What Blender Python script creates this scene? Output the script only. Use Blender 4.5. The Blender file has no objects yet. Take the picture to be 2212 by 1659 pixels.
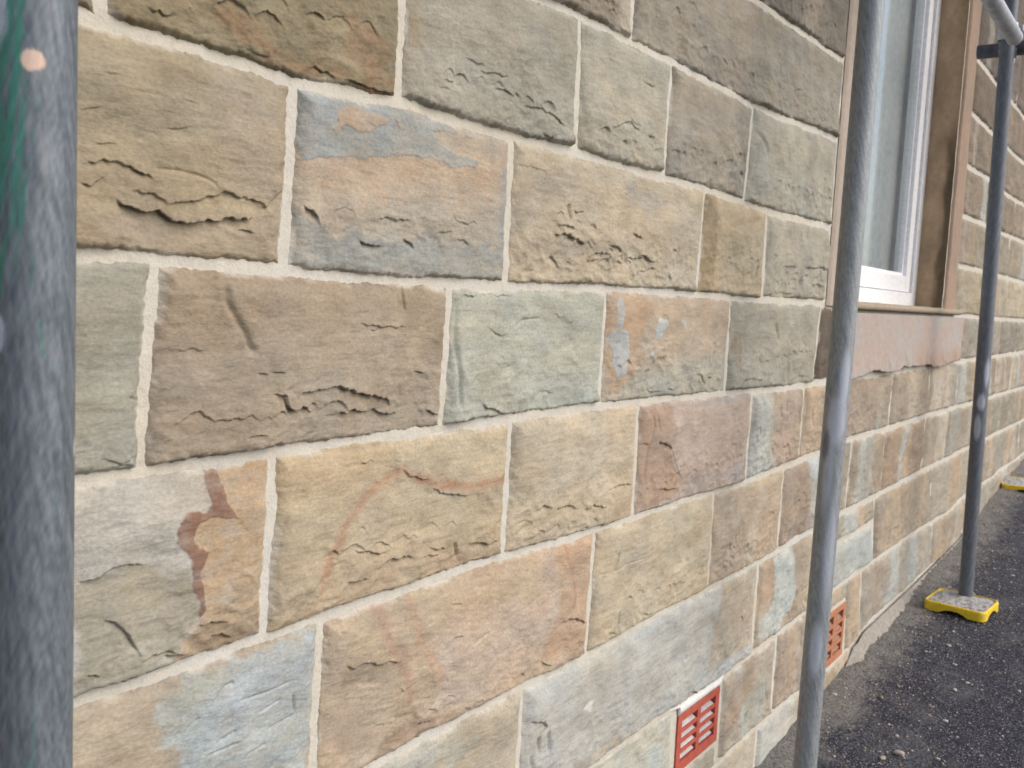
import bpy, bmesh, math, random
import numpy as np
from mathutils import Matrix, Vector
random.seed(7)
scn = bpy.context.scene
COL = scn.collection

# ------------------------------------------------------------------ camera
YAW, PITCH, ROLL, FPX = 0.618721617, -0.0936151848, 0.0491890231, 2051.94
CX, CY, VW = 1106.0, 829.5, 2212.0          # measurements were taken on a 2212 x 1659 copy of the photo
DW, ZC = 0.78, 1.06                          # camera to wall face, camera height
def cam_axes():
    fw = np.array([math.cos(YAW)*math.cos(PITCH), math.sin(YAW)*math.cos(PITCH), math.sin(PITCH)])
    r = np.array([math.sin(YAW), -math.cos(YAW), 0.0]); u = np.cross(r, fw)
    c, s = math.cos(ROLL), math.sin(ROLL)
    return c*r+s*u, -s*r+c*u, fw
RX, UP, FW = cam_axes()
CAM = np.array([0.0, -DW, ZC])
cam = bpy.data.cameras.new('camera'); co = bpy.data.objects.new('camera', cam); COL.objects.link(co)
M = Matrix.Identity(4)
for i in range(3):
    M[i][0], M[i][1], M[i][2], M[i][3] = RX[i], UP[i], -FW[i], CAM[i]
co.matrix_world = M
cam.sensor_width = 36.0; cam.lens = FPX/VW*36.0; cam.clip_start = 0.02; cam.clip_end = 1000
cam.dof.use_dof = True; cam.dof.focus_distance = 1.25; cam.dof.aperture_fstop = 14.0
scn.camera = co
# ------------------------------------------------------------------ sky, sun, exposure
SUN_EL, SUN_AZ = math.radians(40), math.radians(-72)   # azimuth of the light in the ground plane, from +x towards +y
w = bpy.data.worlds.new('World'); scn.world = w; w.use_nodes = True
nt = w.node_tree; nt.nodes.clear()
sk = nt.nodes.new('ShaderNodeTexSky'); sk.sky_type = 'NISHITA'; sk.sun_disc = False
sk.sun_elevation = SUN_EL; sk.sun_rotation = math.pi/2-SUN_AZ; sk.dust_density = 3.0; sk.air_density = 1.0
bg = nt.nodes.new('ShaderNodeBackground'); bg.inputs[1].default_value = 0.11
wo = nt.nodes.new('ShaderNodeOutputWorld')
nt.links.new(sk.outputs[0], bg.inputs[0]); nt.links.new(bg.outputs[0], wo.inputs[0])
sl = bpy.data.lights.new('sun', 'SUN'); sl.energy = 1.5; sl.angle = math.radians(85); sl.color = (1.0, 0.965, 0.935)
so = bpy.data.objects.new('sun', sl); COL.objects.link(so)
dirv = Vector((math.cos(SUN_EL)*math.cos(SUN_AZ), math.cos(SUN_EL)*math.sin(SUN_AZ), math.sin(SUN_EL)))
so.rotation_euler = dirv.to_track_quat('Z', 'Y').to_euler(); so.location = (3, -4, 6)
scn.view_settings.view_transform = 'Standard'; scn.view_settings.look = 'None'
scn.view_settings.exposure = 0.72; scn.view_settings.gamma = 1.0
try:
    scn.cycles.max_bounces = 6; scn.cycles.filter_width = 1.6
except Exception: pass
KALB = 0.93                                  # photo colour -> surface albedo

# ------------------------------------------------------------------ measuring helpers
def ray(px, py):
    return FW + (px-CX)/FPX*RX - (py-CY)/FPX*UP
def wall(px, py, dd=DW):                     # point of the wall plane (x, z)
    v = ray(px, py); v = v*(dd/v[1]); return (v[0], v[2]+ZC)
def wallp(pts): return np.array([wall(*p) for p in pts])
def R(n, pts):                               # points read on enlarged tiles of the photo
    ox, oy = ((0, 0), (737.3, 0), (1474.7, 0), (0, 553), (737.3, 553), (1474.7, 553), (0, 1106), (737.3, 1106), (1474.7, 1106))[n-1]
    return [(ox+x*.33336, oy+y*.33336) for x, y in pts]
def lin(c):
    c = np.asarray(c, float)/255.0
    return np.where(c <= .04045, c/12.92, ((c+.055)/1.055)**2.4)
def alb(c, k=None): return lin(c)*(KALB if k is None else k)

# ------------------------------------------------------------------ numpy noise
def _h(ix, iy, seed):
    n = (ix.astype(np.int64)*374761393 + iy.astype(np.int64)*668265263 + seed*974634777) & 0xffffffff
    n = ((n ^ (n >> 13))*1274126177) & 0xffffffff
    n = ((n ^ (n >> 15))*2246822519) & 0xffffffff
    return (n ^ (n >> 16)) & 0xffff
def pn(x, y, seed=0):
    xi = np.floor(x); yi = np.floor(y); fx = x-xi; fy = y-yi
    u = fx*fx*fx*(fx*(fx*6-15)+10); v = fy*fy*fy*(fy*(fy*6-15)+10)
    def g(a, b):
        t = _h(xi+a, yi+b, seed)*(2*math.pi/65536.0)
        return np.cos(t)*(fx-a)+np.sin(t)*(fy-b)
    n0 = g(0, 0)*(1-u)+g(1, 0)*u; n1 = g(0, 1)*(1-u)+g(1, 1)*u
    return (n0*(1-v)+n1*v)*1.5
def fbm(x, y, seed=0, o=4, gain=.5):
    s = 0; a = 1; t = 0
    for k in range(o):
        s = s + a*pn(x*2**k+17.3*k, y*2**k-9.1*k, seed+k*31); t += a; a *= gain
    return s/t*1.3
def sst(a, b, x):
    t = np.clip((x-a)/(b-a), 0, 1); return t*t*(3-2*t)
def seg_dist(X, Z, pts):                     # distance to a polyline and parameter along it
    best = np.full(X.shape, 1e9); par = np.zeros(X.shape); n = len(pts)-1
    for i in range(n):
        a, b = pts[i], pts[i+1]; d = b-a; L = max(d@d, 1e-12)
        t = np.clip(((X-a[0])*d[0]+(Z-a[1])*d[1])/L, 0, 1)
        q = np.hypot(X-a[0]-t*d[0], Z-a[1]-t*d[1]); m = q < best
        best = np.where(m, q, best); par = np.where(m, (i+t)/n, par)
    return best, par
def poly_sd(X, Z, pts):                      # signed distance, positive inside
    ins = np.zeros(X.shape, bool); n = len(pts)
    for i in range(n):
        a, b = pts[i], pts[(i+1) % n]
        c = ((a[1] > Z) != (b[1] > Z)) & (X < (b[0]-a[0])*(Z-a[1])/((b[1]-a[1]) or 1e-12)+a[0])
        ins ^= c
    d, _ = seg_dist(X, Z, np.vstack([pts, pts[:1]]))
    return np.where(ins, d, -d)

# ------------------------------------------------------------------ object helpers
def tag(o, label=None, cat=None, group=None, kind=None):
    if label: o['label'] = label
    if cat: o['category'] = cat
    if group: o['group'] = group
    if kind: o['kind'] = kind
    return o
def empty(name, loc=(0, 0, 0)):
    o = bpy.data.objects.new(name, None); o.location = loc; o.empty_display_size = .1; COL.objects.link(o); return o
def link(name, me, mat, parent=None, loc=None):
    o = bpy.data.objects.new(name, me); COL.objects.link(o)
    if mat: me.materials.append(mat)
    if parent:
        o.parent = parent
        if loc is None: o.location = tuple(-Vector(world_loc(parent)))
    if loc is not None: o.location = loc
    return o
def world_loc(o):
    v = Vector(o.location)
    while o.parent: o = o.parent; v += Vector(o.location)
    return v
def mesh_np(name, V, F, smooth=True, col=None):
    me = bpy.data.meshes.new(name); nv, nf = len(V), len(F); k = F.shape[1]
    me.vertices.add(nv); me.vertices.foreach_set('co', np.ascontiguousarray(V, np.float32).ravel())
    me.loops.add(nf*k); me.loops.foreach_set('vertex_index', np.ascontiguousarray(F, np.int32).ravel())
    me.polygons.add(nf); me.polygons.foreach_set('loop_start', np.arange(0, nf*k, k, dtype=np.int32))
    me.polygons.foreach_set('loop_total', np.full(nf, k, np.int32))
    me.polygons.foreach_set('use_smooth', np.full(nf, smooth, bool))
    me.update(calc_edges=True)
    if col is not None:
        at = me.color_attributes.new('tone', 'FLOAT_COLOR', 'POINT')
        c4 = np.ones((nv, 4), np.float32); c4[:, :3] = col; at.data.foreach_set('color', c4.ravel())
    me.validate(); return me
def grid_faces(nu, nv):
    i = np.arange((nu-1)*(nv-1)); a = (i//(nv-1))*nv + i % (nv-1)
    return np.stack([a, a+nv, a+nv+1, a+1], -1)
def bm_mesh(name, bm, smooth=False, autos=None):
    me = bpy.data.meshes.new(name); bm.normal_update(); bm.to_mesh(me); bm.free()
    for p in me.polygons: p.use_smooth = smooth
    return me
def box(bm, x0, x1, y0, y1, z0, z1, bev=0):
    vs = [bm.verts.new(p) for p in ((x0,y0,z0),(x1,y0,z0),(x1,y1,z0),(x0,y1,z0),(x0,y0,z1),(x1,y0,z1),(x1,y1,z1),(x0,y1,z1))]
    fs = [bm.faces.new([vs[i] for i in f]) for f in ((0,3,2,1),(4,5,6,7),(0,1,5,4),(1,2,6,5),(2,3,7,6),(3,0,4,7))]
    if bev:
        es = set(e for f in fs for e in f.edges)
        bmesh.ops.bevel(bm, geom=list(es), offset=bev, segments=2, affect='EDGES', profile=.6)

# ------------------------------------------------------------------ materials
def nodes(name):
    m = bpy.data.materials.new(name); m.use_nodes = True; t = m.node_tree; t.nodes.clear()
    out = t.nodes.new('ShaderNodeOutputMaterial'); b = t.nodes.new('ShaderNodeBsdfPrincipled')
    t.links.new(b.outputs[0], out.inputs[0]); return m, t, b
def N(t, typ, **kw):
    n = t.nodes.new(typ)
    for k, v in kw.items(): setattr(n, k, v)
    return n
def noise(t, scale, vec=None, detail=4, rough=.55, sc=(1, 1, 1), dist=0.0):
    n = N(t, 'ShaderNodeTexNoise'); n.inputs['Scale'].default_value = scale
    n.inputs['Detail'].default_value = detail; n.inputs['Roughness'].default_value = rough; n.inputs['Distortion'].default_value = dist
    if vec is None: vec = N(t, 'ShaderNodeTexCoord').outputs['Object']
    mp = N(t, 'ShaderNodeMapping'); mp.inputs['Scale'].default_value = sc
    t.links.new(vec, mp.inputs[0]); t.links.new(mp.outputs[0], n.inputs['Vector']); return n.outputs['Fac']
def ramp(t, fac, stops):
    r = N(t, 'ShaderNodeValToRGB'); e = r.color_ramp.elements
    while len(e) < len(stops): e.new(.5)
    for s, (p, c) in zip(e, stops):
        s.position = p; s.color = (c, c, c, 1) if not hasattr(c, '__len__') else (*c, 1)
    t.links.new(fac, r.inputs[0]); return r.outputs[0]
def mixc(t, fac, a, b, mode='MIX'):
    n = N(t, 'ShaderNodeMix', data_type='RGBA', blend_type=mode)
    for s, v in ((n.inputs[0], fac), (n.inputs[6], a), (n.inputs[7], b)):
        if hasattr(v, 'links'): t.links.new(v, s)
        elif hasattr(v, '__len__'): s.default_value = (*v, 1)
        else: s.default_value = v
    return n.outputs[2]
def bump(t, b, h, dist, strength=1.0, prev=None):
    n = N(t, 'ShaderNodeBump'); n.inputs['Distance'].default_value = dist; n.inputs['Strength'].default_value = strength
    t.links.new(h, n.inputs['Height'])
    if prev: t.links.new(prev, n.inputs['Normal'])
    t.links.new(n.outputs[0], b.inputs['Normal']); return n.outputs[0]

def stone_material():
    m, t, b = nodes('sandstone')
    at = N(t, 'ShaderNodeAttribute', attribute_name='tone').outputs['Color']
    pos = N(t, 'ShaderNodeNewGeometry').outputs['Position']
    n1 = noise(t, 90, pos, 5, .65, (.35, 1, 1.4), .4); n2 = noise(t, 420, pos, 3, .6, (.6, 1, 1.1)); n3 = noise(t, 700, pos, 2, .5)
    c = mixc(t, 1.0, at, ramp(t, n1, [(.22, .88), (.5, 1.0), (.78, 1.09)]), 'MULTIPLY')
    c = mixc(t, 1.0, c, ramp(t, n2, [(.2, .86), (.5, 1.0), (.8, 1.13)]), 'MULTIPLY')
    c = mixc(t, ramp(t, n3, [(.68, 0.0), (.76, .6)]), c, (.10, .075, .05))
    t.links.new(c, b.inputs['Base Color']); b.inputs['Roughness'].default_value = .92
    b.inputs['Specular IOR Level'].default_value = .25
    p = bump(t, b, n1, .0008, .8); bump(t, b, n2, .0009, .8, p)
    return m
def mortar_material():
    m, t, b = nodes('lime_mortar')
    pos = N(t, 'ShaderNodeNewGeometry').outputs['Position']
    n0 = noise(t, 3.5, pos, 3); n1 = noise(t, 60, pos, 5, .65); n2 = noise(t, 500, pos, 3, .6)
    c = mixc(t, ramp(t, n0, [(.35, 0.0), (.65, 1.0)]), alb((210, 203, 187), .82), alb((211, 208, 199), .82))
    c = mixc(t, 1.0, c, ramp(t, n1, [(.25, .88), (.5, 1.0), (.75, 1.04)]), 'MULTIPLY')
    c = mixc(t, 1.0, c, ramp(t, n2, [(.2, .88), (.5, 1.0), (.8, 1.06)]), 'MULTIPLY')
    t.links.new(c, b.inputs['Base Color']); b.inputs['Roughness'].default_value = .95; b.inputs['Specular IOR Level'].default_value = .2
    p = bump(t, b, n1, .004, .7); bump(t, b, n2, .0008, .7, p); return m
def tone_material(name, rough=.9, nscale=60, amp=.12, bd=.001, spec=.3, sc=(1, 1, 1)):
    m, t, b = nodes(name)
    at = N(t, 'ShaderNodeAttribute', attribute_name='tone').outputs['Color']
    pos = N(t, 'ShaderNodeNewGeometry').outputs['Position']
    n1 = noise(t, nscale, pos, 5, .6, sc)
    c = mixc(t, 1.0, at, ramp(t, n1, [(.25, 1-amp), (.5, 1.0), (.75, 1+amp*.7)]), 'MULTIPLY')
    t.links.new(c, b.inputs['Base Color']); b.inputs['Roughness'].default_value = rough; b.inputs['Specular IOR Level'].default_value = spec
    bump(t, b, n1, bd, .8); return m
def mottled(name, c1, c2, scale=20, rough=.8, bd=.001, sc=(1, 1, 1), spec=.3, fine=None):
    m, t, b = nodes(name)
    n1 = noise(t, scale, None, 5, .6, sc); n2 = noise(t, scale*9, None, 3, .6, sc)
    c = mixc(t, ramp(t, n1, [(.35, 0.0), (.65, 1.0)]), c1, c2)
    c = mixc(t, 1.0, c, ramp(t, n2, [(.25, .86), (.5, 1.0), (.75, 1.1)]), 'MULTIPLY')
    t.links.new(c, b.inputs['Base Color']); b.inputs['Roughness'].default_value = rough; b.inputs['Specular IOR Level'].default_value = spec
    p = bump(t, b, n1, bd, .6); bump(t, b, n2, bd*.4, .8, p); return m
MS = stone_material(); MM = mortar_material()

# ------------------------------------------------------------------ the wall: beds and blocks
def T3(pts): return [(1474.7+x*.33336, y*.33336) for x, y in pts]
BEDPX = {
 -3: [], -2: [(2095,240),(2148,293)], -1: [(1630,0),(1670,27),(1700,50),(1745,79),(1780,105),(1815,127),(2092,360),(2142,390),(2178,423),(2212,443)],
 0: [(1170,0),(1260,38),(1350,84),(1450,135),(1540,180),(1620,225),(1690,255),(1760,281),(1825,310),(2072,463),(2138,490),(2172,507),(2212,523)],
 1: [(170,30),(250,55),(330,82),(420,108),(520,135),(620,176),(740,198),(870,222),(960,250),(1060,285),(1110,297),(1160,308),(1240,330),(1330,356),(1420,380),(1520,408),(1580,428),(1650,453),(1720,472),(1790,488),(2065,573),(2125,586),(2212,611)],
 2: [(165,548),(280,556),(390,568),(560,580),(700,595),(830,605),(960,612),(1100,618),(1300,623),(1420,630),(1520,638),(1600,645),(1700,652),(1780,657),(2068,681),(2130,687),(2210,692)],
 3: [(165,1040),(310,1020),(450,1000),(600,976),(780,950),(960,925),(1130,900),(1300,876),(1450,861),(1600,846),(1700,836),(1780,825),(2071,780),(2120,774),(2195,763)],
 4: [(165,1515),(340,1455),(500,1402),(690,1336),(800,1297),(900,1266),(1000,1228),(1090,1200),(1200,1170),(1300,1140),(1400,1108),(1500,1074),(1620,1038),(1771,977),(1828,950),(1920,925),(2005,896),(2105,868),(2212,836)],
 5: [(800,1659),(900,1602),(1000,1548),(1130,1480),(1220,1440),(1300,1395),(1410,1335),(1520,1276),(1640,1212),(1755,1144),(1821,1106),(1900,1066),(1975,1026),(2091,966),(2212,906)],
 6: [(1300,1640),(1380,1580),(1460,1525),(1550,1468),(1615,1418),(1738,1323),(1795,1275),(1868,1224),(1975,1149),(2048,1106)],
 7: [(1541,1653),(1630,1572),(1721,1496),(1778,1453),(1845,1386),(1861,1360),(1930,1296),(1991,1239),(2061,1179)]}
ZB = {-6: 1.74, -5: 1.52, -4: 1.29, -3: .99, -2: .787, -1: .60, 0: .405, 1: .213, 2: .008, 3: -.182, 4: -.382, 5: -.590, 6: -.812, 7: -1.022, 8: -1.30, 9: -1.6}
BED = {}
for k, z in ZB.items():
    p = sorted((tuple(wall(*q)) for q in BEDPX.get(k, [])), key=lambda q: q[0])
    xs = [q[0] for q in p]; zs = [q[1] for q in p]
    x0 = xs[0] if xs else 99; x1 = xs[-1] if xs else -99
    ex = [(x, z+ZC+.004*math.sin(7*x+k*3)) for x in np.arange(-2.0, 11, .21)]
    pre = [q for q in ex if q[0] < x0-.15]; post = [q for q in ex if q[0] > max(x1, x0 if x0 < 90 else -99)+.15] if xs else []
    allp = (pre + list(zip(xs, zs)) + post) if xs else ex
    BED[k] = (np.array([q[0] for q in allp]), np.array([q[1] for q in allp]))
def bed(k, x):
    x = np.asarray(x, float); off = 0
    if isinstance(k, tuple): k, off = k      # (bed, offset): a thin course inside a course
    b = np.interp(x, *BED[k])
    for d in (-.012, .012): b = b+np.interp(x+d, *BED[k])
    return b/3+off

house = empty('stone_building', (2.0, 0.0, -.1))
tag(house, 'sandstone block wall with pale mortar joints, white window and air vents', 'building')
MORT = .0                                    # mortar face lies on y = 0
NB = 0
def block(xl, xr, top, bot, base, base2=None, label=None, patches=(), ledges=(), cracks=(), chips=6, proud=.0075, rough=1.0,
          bands=0, tilt=0.0, a=.0045, seed=None, wobble=.0012, bandtone=1.0, chipz=.55, name='sandstone_block'):
    """one rock-faced block.  xl, xr: (x at top, x at bottom) of its vertical joints; top, bot: beds"""
    global NB
    NB += 1; sd = NB*101 if seed is None else seed
    xl = (xl, xl) if not hasattr(xl, '__len__') else xl; xr = (xr, xr) if not hasattr(xr, '__len__') else xr
    far = min(xl) > 1.55
    if min(xl) > 1.9: a = max(a, .0085)
    if far and isinstance(top, int) and top >= 3 and chips: bands = bands+2; rough = max(rough, 1.25); chips += 3
    xm = .5*(sum(xl)/2+sum(xr)/2); xn = max(min(xl), .3)
    dep = max(xn*.815+DW*.58, .6); px = dep/950.0
    dz = max(.00095, px*1.0); dx = max(.0011, px*1.05*math.hypot(xn, DW)/DW*.62)
    if max(xr) < .42: dz *= 5; dx *= 5
    if xn > 2.7: dz *= 1.2; dx *= 1.2
    if xn > 4.6: dz *= 1.2; dx *= 1.2
    nx = max(12, int((max(xr)-min(xl))/dx)); H = float(bed(top, xm)-bed(bot, xm)); nz = max(12, int(H/dz))
    s, t = np.meshgrid(np.linspace(0, 1, nx), np.linspace(0, 1, nz), indexing='ij')
    jt = np.linspace(0, 1, nz)
    wl = wobble*fbm(jt*4, jt*0+sd, sd, 3); wr = wobble*fbm(jt*4+50, jt*0+sd, sd+5, 3)
    XL = xl[1]+(xl[0]-xl[1])*t + wl[None, :]; XR = xr[1]+(xr[0]-xr[1])*t + wr[None, :]
    X = XL+(XR-XL)*s; zb = bed(bot, X); zt = bed(top, X); Z = zb+(zt-zb)*t
    # distance to the nearest joint, ragged
    d = np.minimum(np.minimum(X-XL, XR-X), np.minimum(Z-zb, zt-Z))
    aa = a+.0016+.0024*fbm(X*7, Z*7, sd+11, 2)
    a = aa
    rag = .0026*fbm(X*26, Z*26, sd+9, 3)+.0019*fbm(X*110, Z*110, sd+10, 3)
    dn = d + rag
    # height field
    big = fbm(X*4, Z*6.5, sd+1, 2); mid = fbm(X*17+Z*tilt*17, Z*26-X*tilt*26, sd+2, 4); fin = fbm(X*60, Z*110, sd+3, 3)
    q = fbm(X*9+.25*big, Z*14, sd+4, 3)*3.2 + (Z-zb)/H*1.2
    ter = np.floor(q)+sst(.72, 1.0, q-np.floor(q)) - q
    h = .0068*big + .0011*rough*mid + .0006*rough*fin + .0002*rough*ter + .00025*fbm(X*24+mid, Z*170+X*tilt*110, sd+15, 2) + .0034*fbm(X*12+.3*mid, Z*15, sd+16, 2)
    lowm = sst(.62, .18, (Z-zb)/H+.35*fbm(X*7, Z*5, sd+12, 3)); scal = np.abs(fbm(X*20, Z*27, sd+13, 2)); h = h + rough*lowm*(.0020*sst(.5, .0, scal)-.0008+.0009*fbm(X*70, Z*100, sd+14, 3))
    rng = random.Random(sd)
    lw = list(ledges); dZ = 0
    masks = []
    for pt in patches:
        colr, P, soft, amp, st = pt[:5]; P = np.asarray(P, float)
        i = np.nonzero((X.mean(1) > P[:, 0].min()-.05) & (X.mean(1) < P[:, 0].max()+.05))[0]
        if not len(i): continue
        sl = slice(i[0], i[-1]+1); Xp, Zp = X[sl], Z[sl]
        wob = amp*1.3*fbm(Xp*40, Zp*55, sd+60, 4)+.0006*fbm(Xp*190, Zp*210, sd+61, 2)
        if len(pt) > 5: D, par = seg_dist(Xp+wob, Zp+wob*.7, P); sdv = pt[5]*np.clip(.35+np.minimum(par, 1-par)*6, .35, 1)*(1+.7*fbm(Xp*45, Zp*45, sd+62, 3))-D
        else: sdv = poly_sd(Xp, Zp, P)+wob
        g = np.zeros(X.shape); g[sl] = sst(-soft, soft, sdv)*st*np.clip(.88+.45*fbm(Xp*34, Zp*60, sd+63, 3), .3, 1)
        masks.append((colr, g))
        if soft <= .0015: h = h+.0011*(g/st-.5)
    if label is None or chips:
        for c in range(int(chips*(1.0 if rough > 1.1 else .7))):
            cx = rng.uniform(min(xl), max(xr)); L = rng.uniform(.010, .045)*(H/.2)
            cz = float(zb.min()) + H*(rng.uniform(.06, chipz) if rng.random() < .8 else rng.uniform(.3, .95))
            n = 6; arc = rng.uniform(-.1, .45)*L; tl = rng.uniform(-.25, .25)
            P = np.array([(cx+L*(i/(n-1)-.5), cz+arc*(1-(2*i/(n-1)-1)**2)+tl*L*(i/(n-1)-.5)+rng.uniform(-.0025, .0025)) for i in range(n)])
            lw.append((P, rng.uniform(.0015, .0045)*rough, rng.uniform(.005, .014)))
    cracks = list(cracks)
    if far and chips > 2:
        for c in range(int(chips*1.1)):
            cx = rng.uniform(min(xl)+.01, max(xr)-.01); cz = float(zb.min())+H*rng.uniform(.1, .85); L = rng.uniform(.012, .05)*(H/.2); sl_ = rng.uniform(-.5, .5)
            cracks.append((np.array([(cx, cz), (cx+L*sl_*.5+rng.uniform(-.003, .003), cz+L*.5), (cx+L*sl_, cz+L)]), rng.uniform(.0025, .006), rng.uniform(.002, .006)))
    if rough >= .9 and chips > 1:            # a run of small conchoidal scoops along the lower part
        for run in range(rng.choice((1, 1, 2))):
            x_ = min(xl)+rng.uniform(0, .3)*(max(xr)-min(xl)); zc_ = float(zb.mean())+H*rng.uniform(.12, .36); xe = x_+rng.uniform(.3, .8)*(max(xr)-min(xl))
            while x_ < min(xe, max(xr)-.01):
                L = rng.uniform(.014, .05)*(H/.2); zc_ += rng.uniform(-.007, .007); n = 6
                if rng.random() < .8: lw.append((np.array([(x_+L*i/(n-1), zc_+.30*L*(1-(2*i/(n-1)-1)**2)) for i in range(n)]), rng.uniform(.0015, .0042), rng.uniform(.010, .024)))
                x_ += max(L, .012)*rng.uniform(.9, 1.5)
    dZ = np.zeros(X.shape); h = np.array(h)
    Xc = X.mean(1); Zr = Z.mean(0); zdev = float(np.abs(Z-Zr[None, :]).max()); xdev = float(np.abs(X-Xc[:, None]).max())
    def win(P, mx, mlo, mhi):
        i = np.nonzero((Xc > P[:, 0].min()-mx-xdev) & (Xc < P[:, 0].max()+mx+xdev))[0]; j = np.nonzero((Zr > P[:, 1].min()-mlo-zdev) & (Zr < P[:, 1].max()+mhi+zdev))[0]
        return (slice(i[0], i[-1]+1), slice(j[0], j[-1]+1)) if len(i) and len(j) else None
    for P, dp, wd in lw:
        dp = dp*.68
        P = np.asarray(P, float); P = P[np.argsort(P[:, 0])]; cz_ = float(P[0, 1]*37)
        W_ = win(P, .006, 4.5*wd+.006, 4.5*wd+.006)
        if W_ is None: continue
        x_w, z_w = X[W_], Z[W_]; c1 = np.full(x_w.shape, sd % 97+cz_)
        u0, u1 = P[0, 0], P[-1, 0]; L = max(u1-u0, 1e-4)
        k_ = min(1.0, L/.05)+.25; line = np.interp(x_w, P[:, 0], P[:, 1]) + k_*(.0030*fbm(x_w*55, c1, sd+77, 2)+.0010*fbm(x_w*240, c1, sd+78, 2)); var = np.clip(.8+.9*fbm(x_w*45, c1, sd+79, 2), .15, 1.3)
        m = sst(u0-.004, u0+min(.3*L, .012), x_w)*(1-sst(u1-min(.3*L, .012), u1+.004, x_w))
        below = line-z_w; bl = np.clip(below, 0, None)
        dd_ = sst(-.0002, .0013, below)*(.6*var*np.exp(-bl/(wd*.28))+.35*np.exp(-bl/wd))
        ab = np.exp(-np.clip(-below, 0, None)/(wd*1.2))*(below <= .0004)
        h[W_] += -dp*m*dd_*1.15 + .45*dp*m*ab
        dZ[W_] -= .38*dp*var*m*np.exp(-np.clip(-below, 0, None)/.005)*(below <= .0004)   # the lip hangs over
    for P, wd, dp in cracks:
        P = np.asarray(P, float); W_ = win(P, 3*wd, 3*wd, 3*wd)
        if W_ is None: continue
        D, par = seg_dist(X[W_], Z[W_], P); tp = np.clip(np.minimum(par, 1-par)*8, .15, 1)
        h[W_] -= dp*tp*np.exp(-(D/wd)**2)
    low = sst(.004, -.004, (Z-zb)-np.minimum(np.minimum(X-XL, XR-X), zt-Z)); rnd = (.0075+.003*rng.random())*(1-low)+.0018*low
    e = np.clip(dn-a, 0, None); face = 1-np.exp(-e/rnd)
    Y = np.where(dn < a, -.0065*(1-np.clip(dn/a, 0, 1)), (proud+h-np.minimum(h, 0)*0)*face)
    Y = np.where(dn >= a, np.maximum(Y, .0009*np.clip(e/.002, 0, 1)), Y)
    # colour of the rock itself
    if isinstance(top, int) and -3 <= top <= 1 and min(xl) > .9: base = tuple(np.array(base)*np.array([1.09, 1.075, 1.04])); base2 = tuple(np.array(base2)*1.08) if base2 is not None else None
    b1 = alb(base); b2 = alb(base2 if base2 is not None else np.clip(np.array(base)*np.array([.90, .88, .84]), 0, 255))
    nc = fbm(X*6+3, Z*9, sd+20, 4); ns = fbm(X*5, Z*55+X*tilt*40, sd+21, 3)
    f = np.clip(.5+.9*nc+.45*ns, 0, 1)[..., None]
    C = b1*(1-f)+b2*f
    for k in range(bands):                   # natural colour bands running up the block
        bx = rng.uniform(min(xl), max(xr)); bw = rng.uniform(.02, .07)*(1+.3*bands/3); bt = rng.choice(BANDS)
        g = np.exp(-(((X-bx)+.02*fbm(X*0+k, Z*9, sd+40+k, 2)+rng.uniform(-.3, .3)*(Z-zb))/bw)**4)*.8*bandtone
        C = C*(1-g[..., None])+alb(bt)*g[..., None]
    lum = (C @ np.array([.30, .55, .15]))[..., None]; C = (lum+(C-lum)*.60)*np.array([.992, 1.0, .955])
    for (colr, g) in masks:
        cp = alb(colr); lp = cp @ np.array([.30, .55, .15]); cp = (lp+(cp-lp)*.68)*np.array([.992, 1.0, .965])
        g = np.clip(g*(1+.22*np.clip(nc, -1, 1)), 0, 1)[..., None]; C = C*(1-g)+cp*g
    mot = fbm(X*22, Z*34, sd+80, 4); stk = fbm(X*16+.5*mot, Z*170+X*tilt*120, sd+81, 3); grn = fbm(X*210, Z*260, sd+82, 2)
    dk = sst(.30, .62, fbm(X*30, Z*150+X*tilt*100, sd+83, 3))
    C = C*(1+.13*mot+.07*stk+.12*grn)[..., None]*(1-.16*dk)[..., None]
    warm = fbm(X*13+9, Z*17, sd+84, 3)[..., None]; C = C*(1+warm*np.array([.045, .0, -.06]))
    hue = fbm(X*3, Z*4, sd+70, 2)[..., None]*np.array([.05, .0, -.05])
    C = C*(1+hue)*(1+.10*fbm(X*14, Z*20, sd+71, 3)[..., None])
    # lime smears along the pointing
    sm = np.clip(1-(dn-a)/.006, 0, 1)*sst(-.15, .45, fbm(X*20, Z*20, sd+72, 3)); sm = (sm*.75)[..., None]
    C = C*(1-sm)+alb((200, 194, 182))*sm
    V = np.stack([X, -Y, Z+dZ*np.clip(e/.004, 0, 1)], -1).reshape(-1, 3)
    cs = np.array([(XL[0,0], -proud, float(zb[0,0])), (XR[0,0], -proud, float(zb[-1,0])), (XR[0,-1], -proud, float(zt[-1,-1])), (XL[0,-1], -proud, float(zt[0,-1]))])
    u, v = np.meshgrid(np.linspace(.02, .98, 24), np.linspace(.05, .95, 8)); u, v = u.ravel()[:, None], v.ravel()[:, None]
    q = (cs[0]*(1-u)+cs[1]*u)*(1-v)+(cs[3]*(1-u)+cs[2]*u)*v-CAM; dp_ = q@FW; px_, py_ = q@RX/dp_*FPX+CX, CY-q@UP/dp_*FPX
    seen = (dp_ > .05) & (px_ > 0) & (px_ < VW) & (py_ > 0) & (py_ < 1659)
    BLK.append((float((seen/np.maximum(dp_, .3)**3).sum()*(cs[1,0]-cs[0,0])*H), name, V, grid_faces(nx, nz), np.clip(C, .01, .9).reshape(-1, 3), label))
BLK = []
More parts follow.
